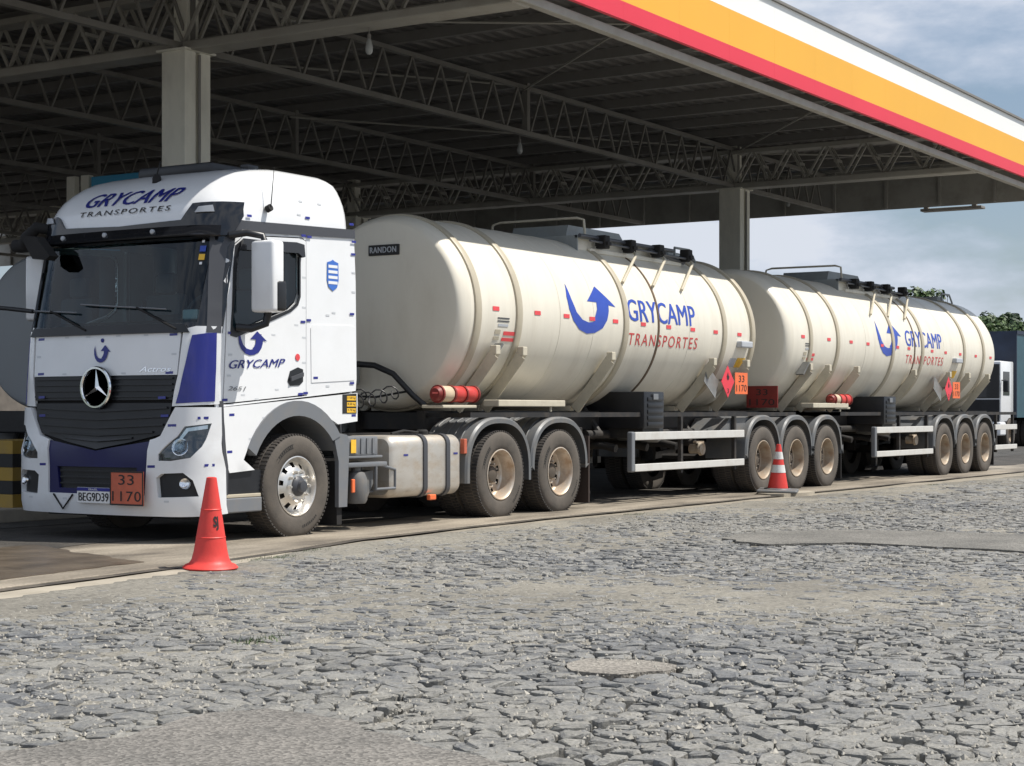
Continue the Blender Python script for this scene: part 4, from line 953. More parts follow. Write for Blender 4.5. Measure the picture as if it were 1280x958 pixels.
for a, b in ((-.8, 1.42), (-.3, 1.475), (.5, 1.52), (-.6, 1.38), (.92, 1.8), (.92, 2.05), (.93, 2.5), (.93, 2.7), (-.35, 2.01), (.0, 2.12), (.5, 2.24), (.6, 2.27), (.05, 3.22), (-.5, 2.98), (-.15, 3.0), (.4, 3.03), (-1.0, 1.6), (-.98, 1.8), (.1, 3.36), (.4, 3.36), (-.7, 1.0), (-.5, 1.2), (.12, 1.75), (.12, 2.0), (.12, 2.3), (.12, 2.6)):
    mb = MB(); w = .028; mb.sheet([(a - w, b - .009), (a + w, b - .009), (a + w, b + .009), (a - w, b + .009)], side, *((.0125, .0135) if b < 1.33 + .075 * (a + 1.05) else (.0025, .0035)), .3); mb.obj('grey_edge_tape', M['paletape'], tr)
for s, z in ((-.5, 1.985), (-.2, 1.985), (.2, 1.985), (.55, 1.985), (-.9, 1.8), (.9, 1.8), (-.5, 1.625), (.3, 1.625), (-.4, .42), (0, .42), (.9, .42), (-.9, .42)):
    mb = MB(); w = .028; mb.sheet([(s - w, z - .009), (s + w, z - .009), (s + w, z + .009), (s - w, z + .009)], cabf, *((.0305, .0315) if z < 1.3 else (.0065, .0075)), .3); mb.obj('grey_edge_tape', M['paletape'], tr)
# windscreen stickers
for s, z, m in ((1.05, 2.80, 'bluelogo'), (1.05, 2.72, 'yellow'), (1.05, 2.66, 'white'), (1.045, 2.87, 'white')):
    c = cabf(s, z, .002); mb = MB(); w = .028 if m != 'white' else .012
    mb.sheet([(s - w, z - w), (s + w, z - w), (s + w, z + w), (s - w, z + w)], cabf, .0, .003, .3); mb.obj('windscreen_sticker', M[m], tr)
# number plate, hazard plate, tow eye mark
def flat(x, y0, y1, z0, z1, t=.012):
    mb = MB(); mb.box(x - t, x, y0, y1, z0, z1, .004); return mb
FX = -1.535
fm = lambda a, b, o: (FX - .012 - o, 1.25 - a, b)
mb = flat(FX, 1.25 - .25, 1.25 + .19, .385, .535); pl = mb.obj('number_plate', M['white'], tr)
mb = MB(); mb.box(FX - .0145, FX - .0125, 1.25 - .248, 1.25 + .188, .50, .533); mb.obj('plate_band', M['blue'], pl)
lettering('plate_band_lettering', 'BRASIL', -.03, .09, .507, .526, fm, .004, M['white'], pl)
lettering('plate_lettering', 'BEG9D39', -.165, .23, .405, .485, fm, .002, M['ink'], pl, .03)
mb = flat(FX - .02, 1.25 - .70, 1.25 - .27, .375, .70); hz = mb.obj('hazard_plate', M['orangedk'], tr)
fm2 = lambda a, b, o: (FX - .032 - o, 1.25 - a, b)
mb = MB()
for a0, a1, b0, b1 in ((.27, .70, .375, .39), (.27, .70, .685, .70), (.27, .283, .39, .685), (.687, .70, .39, .685)): mb.prism([(a0, b0), (a1, b0), (a1, b1), (a0, b1)], fm2, .001, .004)
mb.obj('plate_border', M['ink'], hz)
lettering('hazard_code', '33', .38, .58, .57, .665, fm2, .003, M['ink'], hz, .0)
lettering('hazard_code', '1170', .30, .67, .415, .51, fm2, .003, M['ink'], hz, .0, 0, 1.1)
mb = MB(); mb.tube([cabf(-.55, .46, .04), cabf(-.42, .335, .045), cabf(-.28, .46, .04)], .009, 6); mb.obj('tow_chain', M['matte'], tr)
# wipers
for s0, z0, s1, z1, s2, z2 in ((.92, 2.03, .42, 2.24, -.35, 2.30), (-.22, 2.04, -.75, 2.24, -1.2, 2.27)):
    mb = MB(); mb.tube([cabf(s0, z0, .03), cabf(s1, z1, .05)], .011, 6); w = mb.obj('wiper_arm', M['matte'], tr)
    mb = MB(); mb.tube([cabf(s1 + .35, z1 - .02, .03), cabf((s1 + s2) / 2, (z1 + z2) / 2, .03), cabf(s2, z2, .03)], .009, 6); mb.obj('wiper_blade', M['grey'], w)
mb = MB(); mb.sheet([(-1.05, 2.0), (1.05, 2.0), (1.0, 2.075), (.6, 2.085), (-.6, 2.085), (-1.0, 2.075)], cabf, .004, .03, .1); mb.obj('wiper_cowl', M['black'], tr, 30)
# interior
mb = MB(); mb.box(-1.12, -.72, .25, 2.25, 1.75, 2.14, .06); mb.box(-1.0, -.6, .35, 1.0, 2.0, 2.2, .04); mb.obj('dashboard', M['black'], tr, 40)
mb = MB(); pts = [(-.62 + .1 * math.sin(t), .68 + .22 * math.cos(t), 2.22 + .2 * math.sin(t)) for t in [2 * math.pi * k / 24 for k in range(25)]]; mb.tube(pts, .017, 8); mb.tube([(-.62, .46, 2.22), (-.60, .9, 2.22)], .015, 6); mb.tube([(-.62, .68, 2.22), (-.85, .68, 2.05)], .03, 8); mb.obj('steering_wheel', M['strake'], tr, 40)
for yy in (.45, 1.6):
    mb = MB(); mb.box(-.35, .15, yy, yy + .5, 1.7, 1.85, .05); mb.box(.05, .2, yy, yy + .5, 1.8, 2.5, .05); mb.box(.07, .18, yy + .12, yy + .38, 2.5, 2.72, .04); mb.obj('seat', M['fabric'], tr, 40)
for yy in (.16, 2.28):
    mb = MB(); pts = []
    for k in range(13): pts.append((.0 + .03 * k, yy + (.02 if k % 2 else -.02)))
    va = [[mb.bm.verts.new((a, b, z)) for a, b in pts] for z in (1.9, 2.95)]
    for k in range(12): mb.bm.faces.new((va[0][k], va[0][k + 1], va[1][k + 1], va[1][k]))
    mb.obj('curtain', M['curtain'], tr)
mb = MB(); mb.box(-1.05, -1.0, .35, .55, 2.14, 2.24, .02); mb.obj('dashboard_papers', M['whitedust'], tr)
# mirrors, near side
def mirror(Y):
    mb = MB(); mb.box(-.86, -.68, min(Y(-.42), Y(-.14)), max(Y(-.42), Y(-.14)), 2.20, 2.88, .035, 3); a = mb.obj('mirror_housing', M['white'], tr, 40)
    mb = MB(); mb.box(-.80, -.655, min(Y(-.432), Y(-.17)), max(Y(-.432), Y(-.17)), 2.21, 2.50, .03, 3); mb.obj('mirror_lower_cover', M['black'], a, 40)
    mb = MB(); mb.box(-.682, -.674, min(Y(-.37), Y(-.17)), max(Y(-.37), Y(-.17)), 2.5, 2.84); mb.obj('mirror_glass', M['chrome'], a)
    mb = MB(); mb.tube([(-.97, Y(.02), 2.93), (-.88, Y(-.12), 2.955), (-.77, Y(-.22), 2.93), (-.77, Y(-.25), 2.86)], .035, 10); mb.obj('mirror_arm', M['black'], a, 40)
    mb = MB(); mb.tube([(-.90, Y(0), 2.06), (-.80, Y(-.10), 2.05), (-.70, Y(-.20), 2.10), (-.70, Y(-.24), 2.24)], .04, 10); mb.obj('mirror_arm', M['black'], a, 40)
mirror(lambda y: y); mirror(lambda y: 2.5 - y)
# front corner mirror on the far side: black hooded arm
mb = MB(); mb.tube([cabf(-1.1, 3.10, .02), cabf(-1.12, 3.10, .13), cabf(-1.2, 3.0, .22), cabf(-1.24, 2.94, .24)], .055, 10, .07)
mb.obj('ramp_mirror_arm', M['matte'], tr, 40)
c = cabf(-1.3, 2.95, .22); mb = MB(); mb.box(c.x - .10, c.x + .08, c.y - .18, c.y + .22, c.z - .07, c.z + .06, .05, 3); mb.obj('ramp_mirror', M['matte'], tr, 40)
c = cabf(-.92, 2.86, .16); mb = MB(); mb.prism([(-.2, .12), (.02, .10), (.22, -.10), (.16, -.14), (-.02, -.12)], lambda a, b, t: (c.x - t, c.y - a, c.z + b), -.02, .10); mb.obj('front_mirror', M['matte'], tr)
# aerials
mb = MB(); p = side(-.46, 3.22, .02); mb.tube([p, p + Vector((.0, -.05, .02))], .035, 12); mb.tube([p + Vector((0, -.05, .02)), p + Vector((.05, -.05, .42))], .006, 6, .003); mb.obj('aerial', M['matte'], tr, 40)
mb = MB(); p = cabf(.1, 3.54, .0); mb.lathe([(.045, -.02), (.045, .03), (.03, .07), (.001, .075)], (p.x, p.y, p.z), 'z', 14); mb.tube([p + Vector((0, 0, .06)), p + Vector((.02, -.03, .2))], .008, 6); mb.obj('aerial', M['matte'], tr, 40)
# grab ladder behind the far corner and far side step lights: thin rungs on the near rear corner omitted
mb = MB()
for z in (1.55, 1.7, 1.85, 2.0): mb.tube([cabf(-1.36, z, .0), cabf(-1.36, z, .07), cabf(-1.45, z, .07)], .008, 6)
mb.tube([cabf(-1.38, 1.5, .07), cabf(-1.38, 2.05, .07)], .01, 6); mb.obj('grab_ladder', M['grey'], tr)
# --- chassis
mb = MB(); mb.box(-1.2, 6.25, .83, .91, .72, 1.02); mb.box(-1.2, 6.25, 1.59, 1.67, .72, 1.02)
for x in (.9, 2.2, 3.2, 4.45, 6.0): mb.box(x - .06, x + .06, .9, 1.6, .76, .98)
mb.box(-.9, .9, .5, 2.0, .85, 1.28, .03); mb.box(-.5, .7, .85, 1.65, .45, .95, .05)
mb.obj('chassis_frame', M['chassis'], tr)
mb = MB(); mb.tube([(0, .35, .5), (0, 2.15, .5)], .06, 10); mb.tube([(3.77, .3, .52), (3.77, 2.2, .52)], .09, 12); mb.tube([(5.12, .3, .52), (5.12, 2.2, .52)], .09, 12)
for x in (3.77, 5.12): mb.lathe([(.001, -.22), (.2, -.15), (.24, 0), (.2, .15), (.001, .22)], (x, 1.25, .52), 'y', 20)
mb.obj('axles', M['chassis'], tr, 40)
mb = MB(); mb.lathe([(.001, 1.14), (.5, 1.14), (.5, 1.20), (.46, 1.22), (.001, 1.22)], (4.4, 1.25, 0), 'z', 32); mb.box(3.7, 5.1, .8, 1.7, 1.02, 1.14); mb.obj('fifth_wheel', M['chassis'], tr)
mb = MB(); mb.box(.95, 1.25, .5, 2.0, 1.0, 1.24, .03); mb.box(1.0, 1.2, 1.0, 1.9, 1.1, 1.6, .03); mb.obj('rear_cab_equipment', M['matte'], tr)
# battery box, filter, step frame
mb = MB(); mb.box(.84, 1.36, .0, .5, .80, 1.00, .015)
for k in range(4): mb.box(.95 + k * .1, .99 + k * .1, -.012, .0, .82, .98)
mb.box(.82, 1.42, -.015, .52, .775, .80, .005); bt = mb.obj('battery_box', M['grey'], tr, 30)
mb = MB(); mb.box(.87, .955, -.018, -.013, .83, .97); mb.obj('yellow_label', M['yellow'], bt)
mb = MB(); mb.box(.83, 1.5, -.02, .3, .68, .73, .01); mb.tube([(1.32, -.0, .70), (1.32, 0, .44), (1.66, 0, .44), (1.66, 0, .64), (1.38, 0, .70)], .018, 8); mb.tube([(1.40, .25, .70), (1.40, .25, .40), (1.66, .25, .40)], .015, 8); mb.obj('step_bracket', M['grey'], tr, 40)
mb = MB(); mb.lathe([(.001, .30), (.10, .30), (.12, .34), (.12, .55), (.09, .62), (.05, .64), (.05, .69), (.001, .69)], (1.08, .08, 0), 'z', 20); mb.prism([(1.14, .62), (1.34, .64), (1.34, .5), (1.2, .30), (1.1, .30)], lambda a, b, t: (a, t, b), .05, .3); mb.obj('air_dryer', M['fender'], tr, 40)
mb = MB(); mb.box(.87, .92, -.035, -.01, .42, .56, .008); mb.obj('side_marker', M['orange'], tr)
# fuel tank: rounded D section along x
mb = MB(); hw, hh, rr = .34, .335, .11; sec = []
for (cx_, cz_, a0) in ((-1, -1, 180), (1, -1, 270), (1, 1, 0), (-1, 1, 90)):
    for k in range(6):
        t = R(a0 + k * 18); sec.append((cx_ * (hw - rr) + rr * math.cos(t), cz_ * (hh - rr) + rr * math.sin(t)))
rows = []
for x, k in ((1.60, .90), (1.62, .96), (1.66, 1.0), (2.88, 1.0), (2.92, .96), (2.94, .90)): rows.append([mb.bm.verts.new((x, .34 + a * k, .665 + b * k)) for a, b in sec])
for a, b in zip(rows, rows[1:]):
    for k in range(len(sec)): mb.bm.faces.new((a[k], a[(k + 1) % len(sec)], b[(k + 1) % len(sec)], b[k]))
mb.bm.faces.new(rows[0][::-1]); mb.bm.faces.new(rows[-1]); ft = mb.obj('fuel_tank', M['alu'], tr, 35)
for x in (2.22, 2.66):
    mb = MB(); rows = [[mb.bm.verts.new((x + dx, .34 + a * k, .665 + b * k)) for a, b in sec] for dx, k in ((-.035, 1.0), (-.035, 1.045), (.035, 1.045), (.035, 1.0))]
    for a, b in zip(rows, rows[1:]):
        for k in range(len(sec)): mb.bm.faces.new((a[k], a[(k + 1) % len(sec)], b[(k + 1) % len(sec)], b[k]))
    mb.obj('tank_strap', M['strake'], ft, 35)
mb = MB(); mb.lathe([(.001, 1.0), (.07, 1.0), (.07, 1.04), (.05, 1.06), (.001, 1.06)], (2.45, .2, 0), 'z', 16); mb.tube([(1.8, .15, 1.02), (2.1, .2, 1.05), (2.35, .2, 1.03), (2.7, .3, 1.02)], .015, 6); mb.obj('filler_cap', M['matte'], ft, 40)
mb = MB(); mb.box(2.28, 2.40, -.03, .02, .285, .345, .01); mb.obj('side_marker', M['orange'], tr)
mb = MB(); mb.box(3.0, 3.06, .0, .06, .78, .95, .008); mb.obj('side_marker', M['orangedk'], tr)
for x in (1.86, 2.82): mb = MB(); mb.box(x - .04, x + .04, -.004, -.001, .78, .80); mb.obj('blue_edge_tape', M['blue'], ft)
fender(tr, 3.74, .69, 1.175, .44, -.01, .62, M['fender'], ribs=True); fender(tr, 5.13, .67, 1.175, .60, -.01, .62, M['fender'], ribs=True)
fender(tr, 3.74, .69, 1.175, .44, 1.88, 2.51, M['fender']); fender(tr, 5.13, .67, 1.175, .60, 1.88, 2.51, M['fender'])
mb = MB(); mb.box(5.84, 5.87, .0, .62, .10, .95); mb.obj('mudflap', mat('brown_mudflap', (.045, .03, .025), .8), tr)
mb = MB(); mb.box(5.84, 5.87, 1.88, 2.5, .10, .95); mb.obj('mudflap', M['matte'], tr)
sp = random.Random(8)
wheel(tr, 0, -.01, False, 'front', .3); wheel(tr, 0, 2.51, True, 'front', 1)
for x in (3.77, 5.13): wheel(tr, x, 0, False, 'rear', sp.uniform(-.3, .3)); wheel(tr, x, 2.5, True, 'rear', sp.uniform(0, 3))
# suzi coils behind the cab
mb = MB()
for (y, z0, r0, n_) in ((1.2, 1.48, .07, 9), (.75, 1.5, .085, 8)):
    pts = []
    for k in range(n_ * 10 + 1):
        t = k / 10 * 2 * math.pi; u = k / (n_ * 10); pts.append((1.0 + u * 1.75, y + r0 * math.cos(t), z0 - .12 * math.sin(math.pi * u) + r0 * math.sin(t)))
    mb.tube(pts, .009, 5)
mb.obj('coiled_air_hose', M['hose'], tr, 60)
mb = MB(); mb.tube([(1.0, .5, 1.35), (1.15, .35, 1.18), (1.1, .3, 1.0), (.95, .4, .95)], .02, 6); mb.obj('cable', M['hose'], tr, 60)

# ================================================================== tank trailers
TC, TZ, TRR = 1.25, 2.435, 1.155
def trailer(label, P, paint='cream', yoff=0):
    t = thing('tank_trailer', label, 'tank trailer')
    def tankf(x, z, o):
        dz = max(-TRR, min(TRR, z - TZ)); return Vector((x, TC - math.sqrt(max(1e-6, TRR * TRR - dz * dz)) , z)) + Vector((0, -math.sqrt(max(0, TRR * TRR - dz * dz)), dz)).normalized() * o
    x0, x1 = P['x0'], P['x1']
    mb = MB(); pr = [(.001, x0 - .035), (.5, x0 - .03), (.95, x0 - .012), (1.055, x0 - .004), (1.063, x0 - .002), (1.088, x0 + .014), (1.115, x0 + .05), (1.137, x0 + .10), (TRR, x0 + .17), (TRR, x0 + .18)]
    n = 12; pr += [(TRR, x0 + .26 + (x1 - x0 - .5) * k / n) for k in range(1, n + 1)]
    pr += [(1.135, x1 - .16), (1.09, x1 - .08), (1.0, x1), (.8, x1 + .06), (.4, x1 + .12), (.001, x1 + .14)]
    mb.lathe(pr, (0, TC, TZ), 'x', 96); shell = mb.obj('tank_shell', M[paint], t, 40)
    for x in P['rings']:
        mb = MB(); mb.lathe([(TRR - .01, -.065), (TRR + .022, -.06), (TRR + .030, -.04), (TRR + .030, .04), (TRR + .022, .06), (TRR - .01, .065)], (x, TC, TZ), 'x', 96, cap=False); mb.obj('stiffening_ring', M['ring'], shell, 40)
    for x in P['seams']:
        mb = MB(); mb.lathe([(TRR - .01, -.03), (TRR + .010, -.022), (TRR + .010, .022), (TRR - .01, .03)], (x, TC, TZ), 'x', 96, cap=False); mb.obj('seal_band', M['darkring'], shell, 40)
    # faint welds
    for x in P['welds']: mb = MB(); mb.lathe([(TRR - .005, -.008), (TRR + .004, 0), (TRR - .005, .008)], (x, TC, TZ), 'x', 96, cap=False); mb.obj('weld_seam', M[paint], shell, 40)
    # saddles: straps down to the frame
    for x in P['saddles']:
        for Y in ((lambda y: y), (lambda y: 2.5 - y)):
            mb = MB(); mb.bar((x, Y(.065), 1.97), (x, Y(.60), 1.285), .085, .10); mb.bar((x - .05, Y(.05), 1.93), (x - .05, Y(.585), 1.285), .010, .14)
            sd_ = mb.obj('saddle_strut', M['railwhite'] if paint == 'cream' else M[paint], t)
            mb = MB(); mb.box(x - .05, x + .05, min(Y(.02), Y(.11)), max(Y(.02), Y(.11)), 1.93, 2.04, .01); mb.obj('strut_bracket', M['railwhite'], sd_)
        mb = MB(); mb.box(x - .05, x + .05, .66, 1.84, 1.27, 1.34); mb.obj('saddle_plate', M['railwhite'], t)
    # chassis
    c0, c1 = P['chassis']
    mb = MB(); mb.box(c0, c1, .70, .80, 1.02, 1.27, .0); mb.box(c0, c1, 1.70, 1.80, 1.02, 1.27)
    xx = c0 + .1
    while xx < c1: mb.box(xx, xx + .08, .80, 1.70, 1.05, 1.25); xx += 1.1
    mb.box(c0, c1, .05, .12, 1.19, 1.25); mb.box(c0, c1, 2.38, 2.45, 1.19, 1.25)
    xx = c0 + .05
    while xx < c1: mb.box(xx, xx + .05, .12, .70, 1.19, 1.24); mb.box(xx, xx + .05, 1.8, 2.38, 1.19, 1.24); xx += .75
    # suspension and plumbing
    for ax in P['axles']:
        mb.tube([(ax, .3, .52), (ax, 2.2, .52)], .08, 10); mb.box(ax - .5, ax - .4, .65, .85, .5, 1.05); mb.box(ax - .5, ax - .4, 1.65, 1.85, .5, 1.05); mb.bar((ax - .5, .75, .55), (ax + .4, .75, .62), .09, .1); mb.bar((ax - .5, 1.75, .55), (ax + .4, 1.75, .62), .09, .1)
    mb.obj('chassis_frame', M['chassis'], t)
    a0, a1 = P['pipes']
    mb = MB(); mb.tube([(a0, .6, .95), (a1, .6, .95)], .06, 10); mb.tube([(a0, 1.9, .95), (a1, 1.9, .95)], .06, 10); mb.tube([(a0, 1.25, .8), (a1, 1.25, .8)], .07, 10)
    for k in range(4):
        xk = a0 + .4 + (a1 - a0 - .8) * k / 3; mb.tube([(xk, 1.25, .8), (xk, .55, .80), (xk, .35, .76)], .055, 10); mb.tube([(xk, .6, .95), (xk, .9, 1.35)], .05, 8)
    mb.obj('delivery_pipework', M['chassis'], t, 40)
    for xk in (P['box'][1] + 1.45,):
        mb = MB(); mb.lathe([(.001, 0), (.09, 0), (.10, .04), (.07, .06), (.07, .2), (.001, .2)], (xk, .12, .72), 'y', 18); mb.box(xk - .12, xk + .12, .16, .22, .80, .83); mb.obj('outlet_valve', M['rimdull'], t, 40)
    # air reservoirs
    mb = MB(); mb.lathe([(.001, 0), (.13, .03), (.15, .06), (.15, .62), (.13, .66), (.001, .68)], (P['box'][1] + .22, .16, .98), 'y', 24); mb.obj('air_reservoir', M['fender'], t, 40)
    # toolbox
    b0, b1 = P['box']
    mb = MB(); mb.box(b0, b1, .0, 1.0, 1.03, 1.53, .015)
    for k in range(5): mb.box(b0 + .09, b1 - .05, -.014, .0, 1.06 + k * .085, 1.115 + k * .085, .004)
    bx = mb.obj('tool_box', M['black'], t, 30)
    mb = MB(); mb.box(b0 + .05, b1 - .04, .05, .9, .9, 1.03); mb.obj('box_bracket', M['chassis'], bx)
    mb = MB(); mb.box(b0 + .22, b0 + .36, -.03, -.012, 1.42, 1.50, .005); mb.obj('box_latch', M['grey'], bx)
    # side guards
    for (g0, g1, cap) in P['guards']:
        for Y in ((lambda y: y), (lambda y: 2.5 - y)):
            yy = sorted((Y(.0), Y(.035)))
            mb = MB(); mb.box(g0, g1, *yy, .875, .985, .008); mb.box(g0, g1, *yy, .455, .555, .008); g = mb.obj('side_guard_rail', M['guard'], t)
            mb = MB()
            k = 0
            xs_ = [g0 + (g1 - g0) * q for q in (.42, .93)] if g1 - g0 > 2 else [g0 + .2, g1 - .15]
            mb.bm.free()
            for xk in xs_: mb = MB(); mb.box(xk - .03, xk + .03, *sorted((Y(.037), Y(.09))), .40, 1.19); mb.obj('guard_post', M['chassis'], g)
            if cap: mb = MB(); mb.box(g0 - .10, g0 - .004, *sorted((Y(-.003), Y(.08))), .45, .99, .02); mb.obj('guard_end', M['grey'], g)
    # mudguards, wheels
    for i, ax in enumerate(P['axles']):
        for y0, y1 in ((-.015, .66), (1.84, 2.515)): fender(t, ax, .635, 1.185, .70 if i else .62, y0, y1, M['fender'])
        wheel(t, ax, 0.0, False, 'trailer', sp.uniform(-.5, .5)); wheel(t, ax, 2.5, True, 'trailer', sp.uniform(-.5, .5))
    mb = MB(); a_ = P['axles'][0]; mb.prism([(a_ - 1.25, .97), (a_ - 1.0, 1.16), (a_ + .0, 1.17), (a_ - .5, .97)], lambda a, b, tt: (a, tt, b), .1, .66); mb.obj('inner_valance', M['fender'], t)
    for y0 in (.02, 1.9):
        mb = MB(); mb.box(P['axles'][-1] + .66, P['axles'][-1] + .69, y0, y0 + .58, .14, 1.0); mb.obj('mudflap', M['matte'], t)
    # landing legs
    lx = P['leg']
    for y in (.62, 1.9):
        mb = MB(); mb.box(lx - .06, lx + .06, y - .06, y + .06, .45, 1.05, .01); mb.box(lx - .045, lx + .045, y - .045, y + .045, .24, .45); mb.prism([(-.17, .18), (.17, .18), (.12, .25), (-.12, .25)], lambda a, b, q: (lx + a, y + q, b), -.12, .12); mb.obj('landing_leg', M['chassis'], t)
    # top works
    hx = P['hatch']
    mb = MB(); mb.box(hx, hx + 2.3, .66, 2.05, 3.42, 3.60, .02); hb = mb.obj('walkway_coaming', M['cream'], t, 30)
    mb = MB(); mb.box(hx - .03, hx - .004, .62, 2.1, 3.38, 3.61); mb.box(hx - .03, hx + 2.32, .60, .655, 3.575, 3.61); mb.obj('coaming_edge', M['steelgrey'], hb)
    mb = MB(); mb.prism([(.0, 3.60), (.08, 3.775), (1.5, 3.775), (1.72, 3.60)], lambda a, b, tt: (hx + .10 + a, tt, b), .88, 1.75); mb.obj('manhole_housing', M['steelgrey'], t)
    for k in range(3):
        mb = MB(); mb.lathe([(.30, 0), (.30, .05), (.22, .09), (.001, .11)], (hx + 2.7 + k * .0, 1.25, 3.58), 'z', 24); 
        if k == 0: mb.obj('manhole_lid', M['steelgrey'], t, 40)
        else: mb.bm.free()
    mb = MB(); mb.tube([(hx + .2, 2.15, 3.6), (hx + .2, 2.1, 3.84), (hx + .22, 2.0, 3.87), (hx + .24, .78, 3.87), (hx + .25, .68, 3.84), (hx + .26, .66, 3.58)], .018, 8); mb.obj('hand_rail', M['railwhite'], t, 60)
    mb = MB(); mb.tube([(hx - .05, .57, 3.60), (hx + 2.65, .57, 3.60)], .028, 8); mb.tube([(hx + .1, .50, 3.54), (hx + 3.2, .50, 3.50)], .016, 8); mb.tube([(hx + 1.9, .56, 3.55), (hx + 3.1, .62, 3.46)], .03, 8); mb.obj('top_pipe', M['strake'], t, 60)
    mb = MB(); mb.box(hx + .3, hx + 3.0, .60, .75, 3.40, 3.46, .01); mb.obj('walkway_step', M['cream'], t)
    for k, xk in enumerate((hx + .5, hx + 1.25, hx + 2.1, hx + 3.0)):
        mb = MB(); mb.box(xk - .07, xk + .07, .45, .60, 3.46, 3.64, .015); mb.box(xk - .05, xk + .05, .42, .62, 3.50, 3.55); mb.obj('hose_clamp', M['matte'], t)
    for xk in (hx + 1.25, hx + 2.12, hx + 3.0):
        zA, zB = 3.43, 2.98
        mb = MB(); pA = Vector((xk, .42, zA)); pB = tankf(xk - .80, zB, .02) + Vector((0, -.02, 0)); mb.tube([(xk + .02, .50, 3.50), pA, pB], .022, 8); mb.obj('drain_tube', M['railwhite'], t, 60)
    mb = MB(); xr_ = x1 - .75; mb.tube([(xr_ - .2, 1.0, 3.58), (xr_ - .2, 1.0, 3.74), (xr_ + .3, 1.0, 3.74), (xr_ + .5, 1.0, 3.57)], .02, 8); mb.box(xr_ - .3, xr_ + .1, 1.05, 1.5, 3.56, 3.68, .02); mb.obj('rear_vent_box', M['steelgrey'], t, 40)
    # canister tubes at the front
    if P.get('can'):
        q = P['can']; L_ = P['canlen'] / 4
        for k, m in enumerate(('beigepaint', 'redpaint', 'redpaint')):
            mb = MB(); mb.lathe([(.001, 0), (.08, 0), (.092, .02), (.092, L_ - .02), (.08, L_), (.001, L_)], (q + .08 + k * L_ * 1.05, .16, 1.46), 'x', 20); mb.obj('hose_canister', M[m], t, 40)
        for k in range(4): mb = MB(); mb.lathe([(.09, -.014), (.102, -.014), (.102, .014), (.09, .014)], (q + .08 + k * L_ * 1.04, .16, 1.46), 'x', 20, cap=False); mb.obj('canister_clamp', M['darkredplate'], t, 40)
        mb = MB()
        mb.lathe([(.001, -.07), (.065, -.06), (.088, -.02), (.088, .0)], (q + .08, .16, 1.46), 'x', 16); mb.bar((q - .1, .12, 1.47), (q + .1, .12, 1.47), .02, .02); mb.obj('canister_cap', M['darkredplate'], t, 40)
        mb = MB(); mb.box(q + .1, q + .1 + L_ * 3, .1, .4, 1.30, 1.335, .008); mb.obj('canister_shelf', M['railwhite'], t)
    q = P['trough']; mb = MB(); mb.box(q, q + 1.55, .08, .30, 1.32, 1.40, .01); mb.tube([(q + 1.25, .12, 1.40), (q + 1.25, .12, 1.26)], .02, 6); mb.obj('hose_trough', M['railwhite'], t)
    # valve plates on the side
    # lettering
    if P.get('logo'):
        l0, l1, g0, g1 = P['logo']
        arrow_logo(t, l0, l1, 2.26, 2.89, tankf, .004, M['bluelogo'])
        lettering('company_lettering', 'GRYCAMP', g0, g1, 2.475, 2.77, tankf, .004, M['bluelogo'], t, .018)
        lettering('transport_lettering', 'TRANSPORTES', g0 + .03, g1 + .08, 2.155, 2.315, tankf, .004, M['red'], t, .0, 0, 1.25)
    for xk in P['tapes']:
        zk = 2.475 - .06 * (xk - P['tapes'][0]) / 7
        mb = MB(); mb.sheet([(xk - .07, zk - .025), (xk + .07, zk - .025), (xk + .07, zk + .025), (xk - .07, zk + .025)], tankf, .003, .006, .2); mb.obj('red_tape', M['redtape'], t)
    q = P['labels']
    for (a0, a1, b0, b1, m) in ((0.0, .26, 2.36, 2.375, 'strake'), (0.0, .26, 2.325, 2.34, 'strake'), (.02, .24, 2.27, 2.30, 'lightgrey'), (.16, .44, 2.17, 2.215, 'redtape'), (.14, .42, 2.10, 2.14, 'redtape'), (-.03, .09, 2.18, 2.23, 'ring'), (-.04, .08, 2.11, 2.15, 'ring')):
        mb = MB(); mb.sheet([(q + a0, b0), (q + a1, b0), (q + a1, b1), (q + a0, b1)], tankf, .003, .005, .3); mb.obj('warning_label', M[m], t)
    mb = MB(); p = tankf(q - .08, 1.97, 0); mb.bar((q - .12, p.y - .05, 1.86), (q + .03, p.y - .09, 2.06), .16, .03); a_ = mb.obj('document_holder', M['greyplate'], t)
    # rear side equipment
    if P.get('plates'):
        q = P['plates']
        mb = MB(); zc = 2.27; mb.box(q + .55, q + .95, tankf(0, zc, 0).y - .09, tankf(0, zc, 0).y + .02, 2.22, 2.32, .02); mb.obj('document_tube', M['lightgrey'], t)
        mb = MB(); mb.sheet([(q + .65, 1.93), (q + .92, 1.93), (q + .95, 2.07), (q + .68, 2.07)], tankf, .004, .008, .2); mb.obj('yellow_label', M['yellow'], t)
        mb = MB(); mb.sheet([(q + .42, 1.93), (q + .62, 1.93), (q + .64, 2.06), (q + .44, 2.06)], tankf, .004, .006, .2); mb.obj('faded_label', M['lightgrey'], t)
        yb = .02
        dm = lambda cxx, czz, h, w: [(cxx - w, czz), (cxx, czz - h), (cxx + w, czz), (cxx, czz + h)]
        fm3 = lambda a, b, o: (a, yb - o, b)
        mb = MB(); mb.prism(dm(q - .30, 1.70, .245, .245), lambda a, b, o: (a, yb + .10 - o + (b - 1.7) * .25, b), 0, .006); mb.obj('placard_frame', M['greyplate'], t)
        mb = MB(); mb.prism(dm(q + .05, 1.70, .235, .22), fm3, 0, .006); d = mb.obj('flammable_placard', M['redplate'], t)
        lettering('placard_number', '3', q + .02, q + .08, 1.53, 1.60, fm3, .009, M['ink'], d)
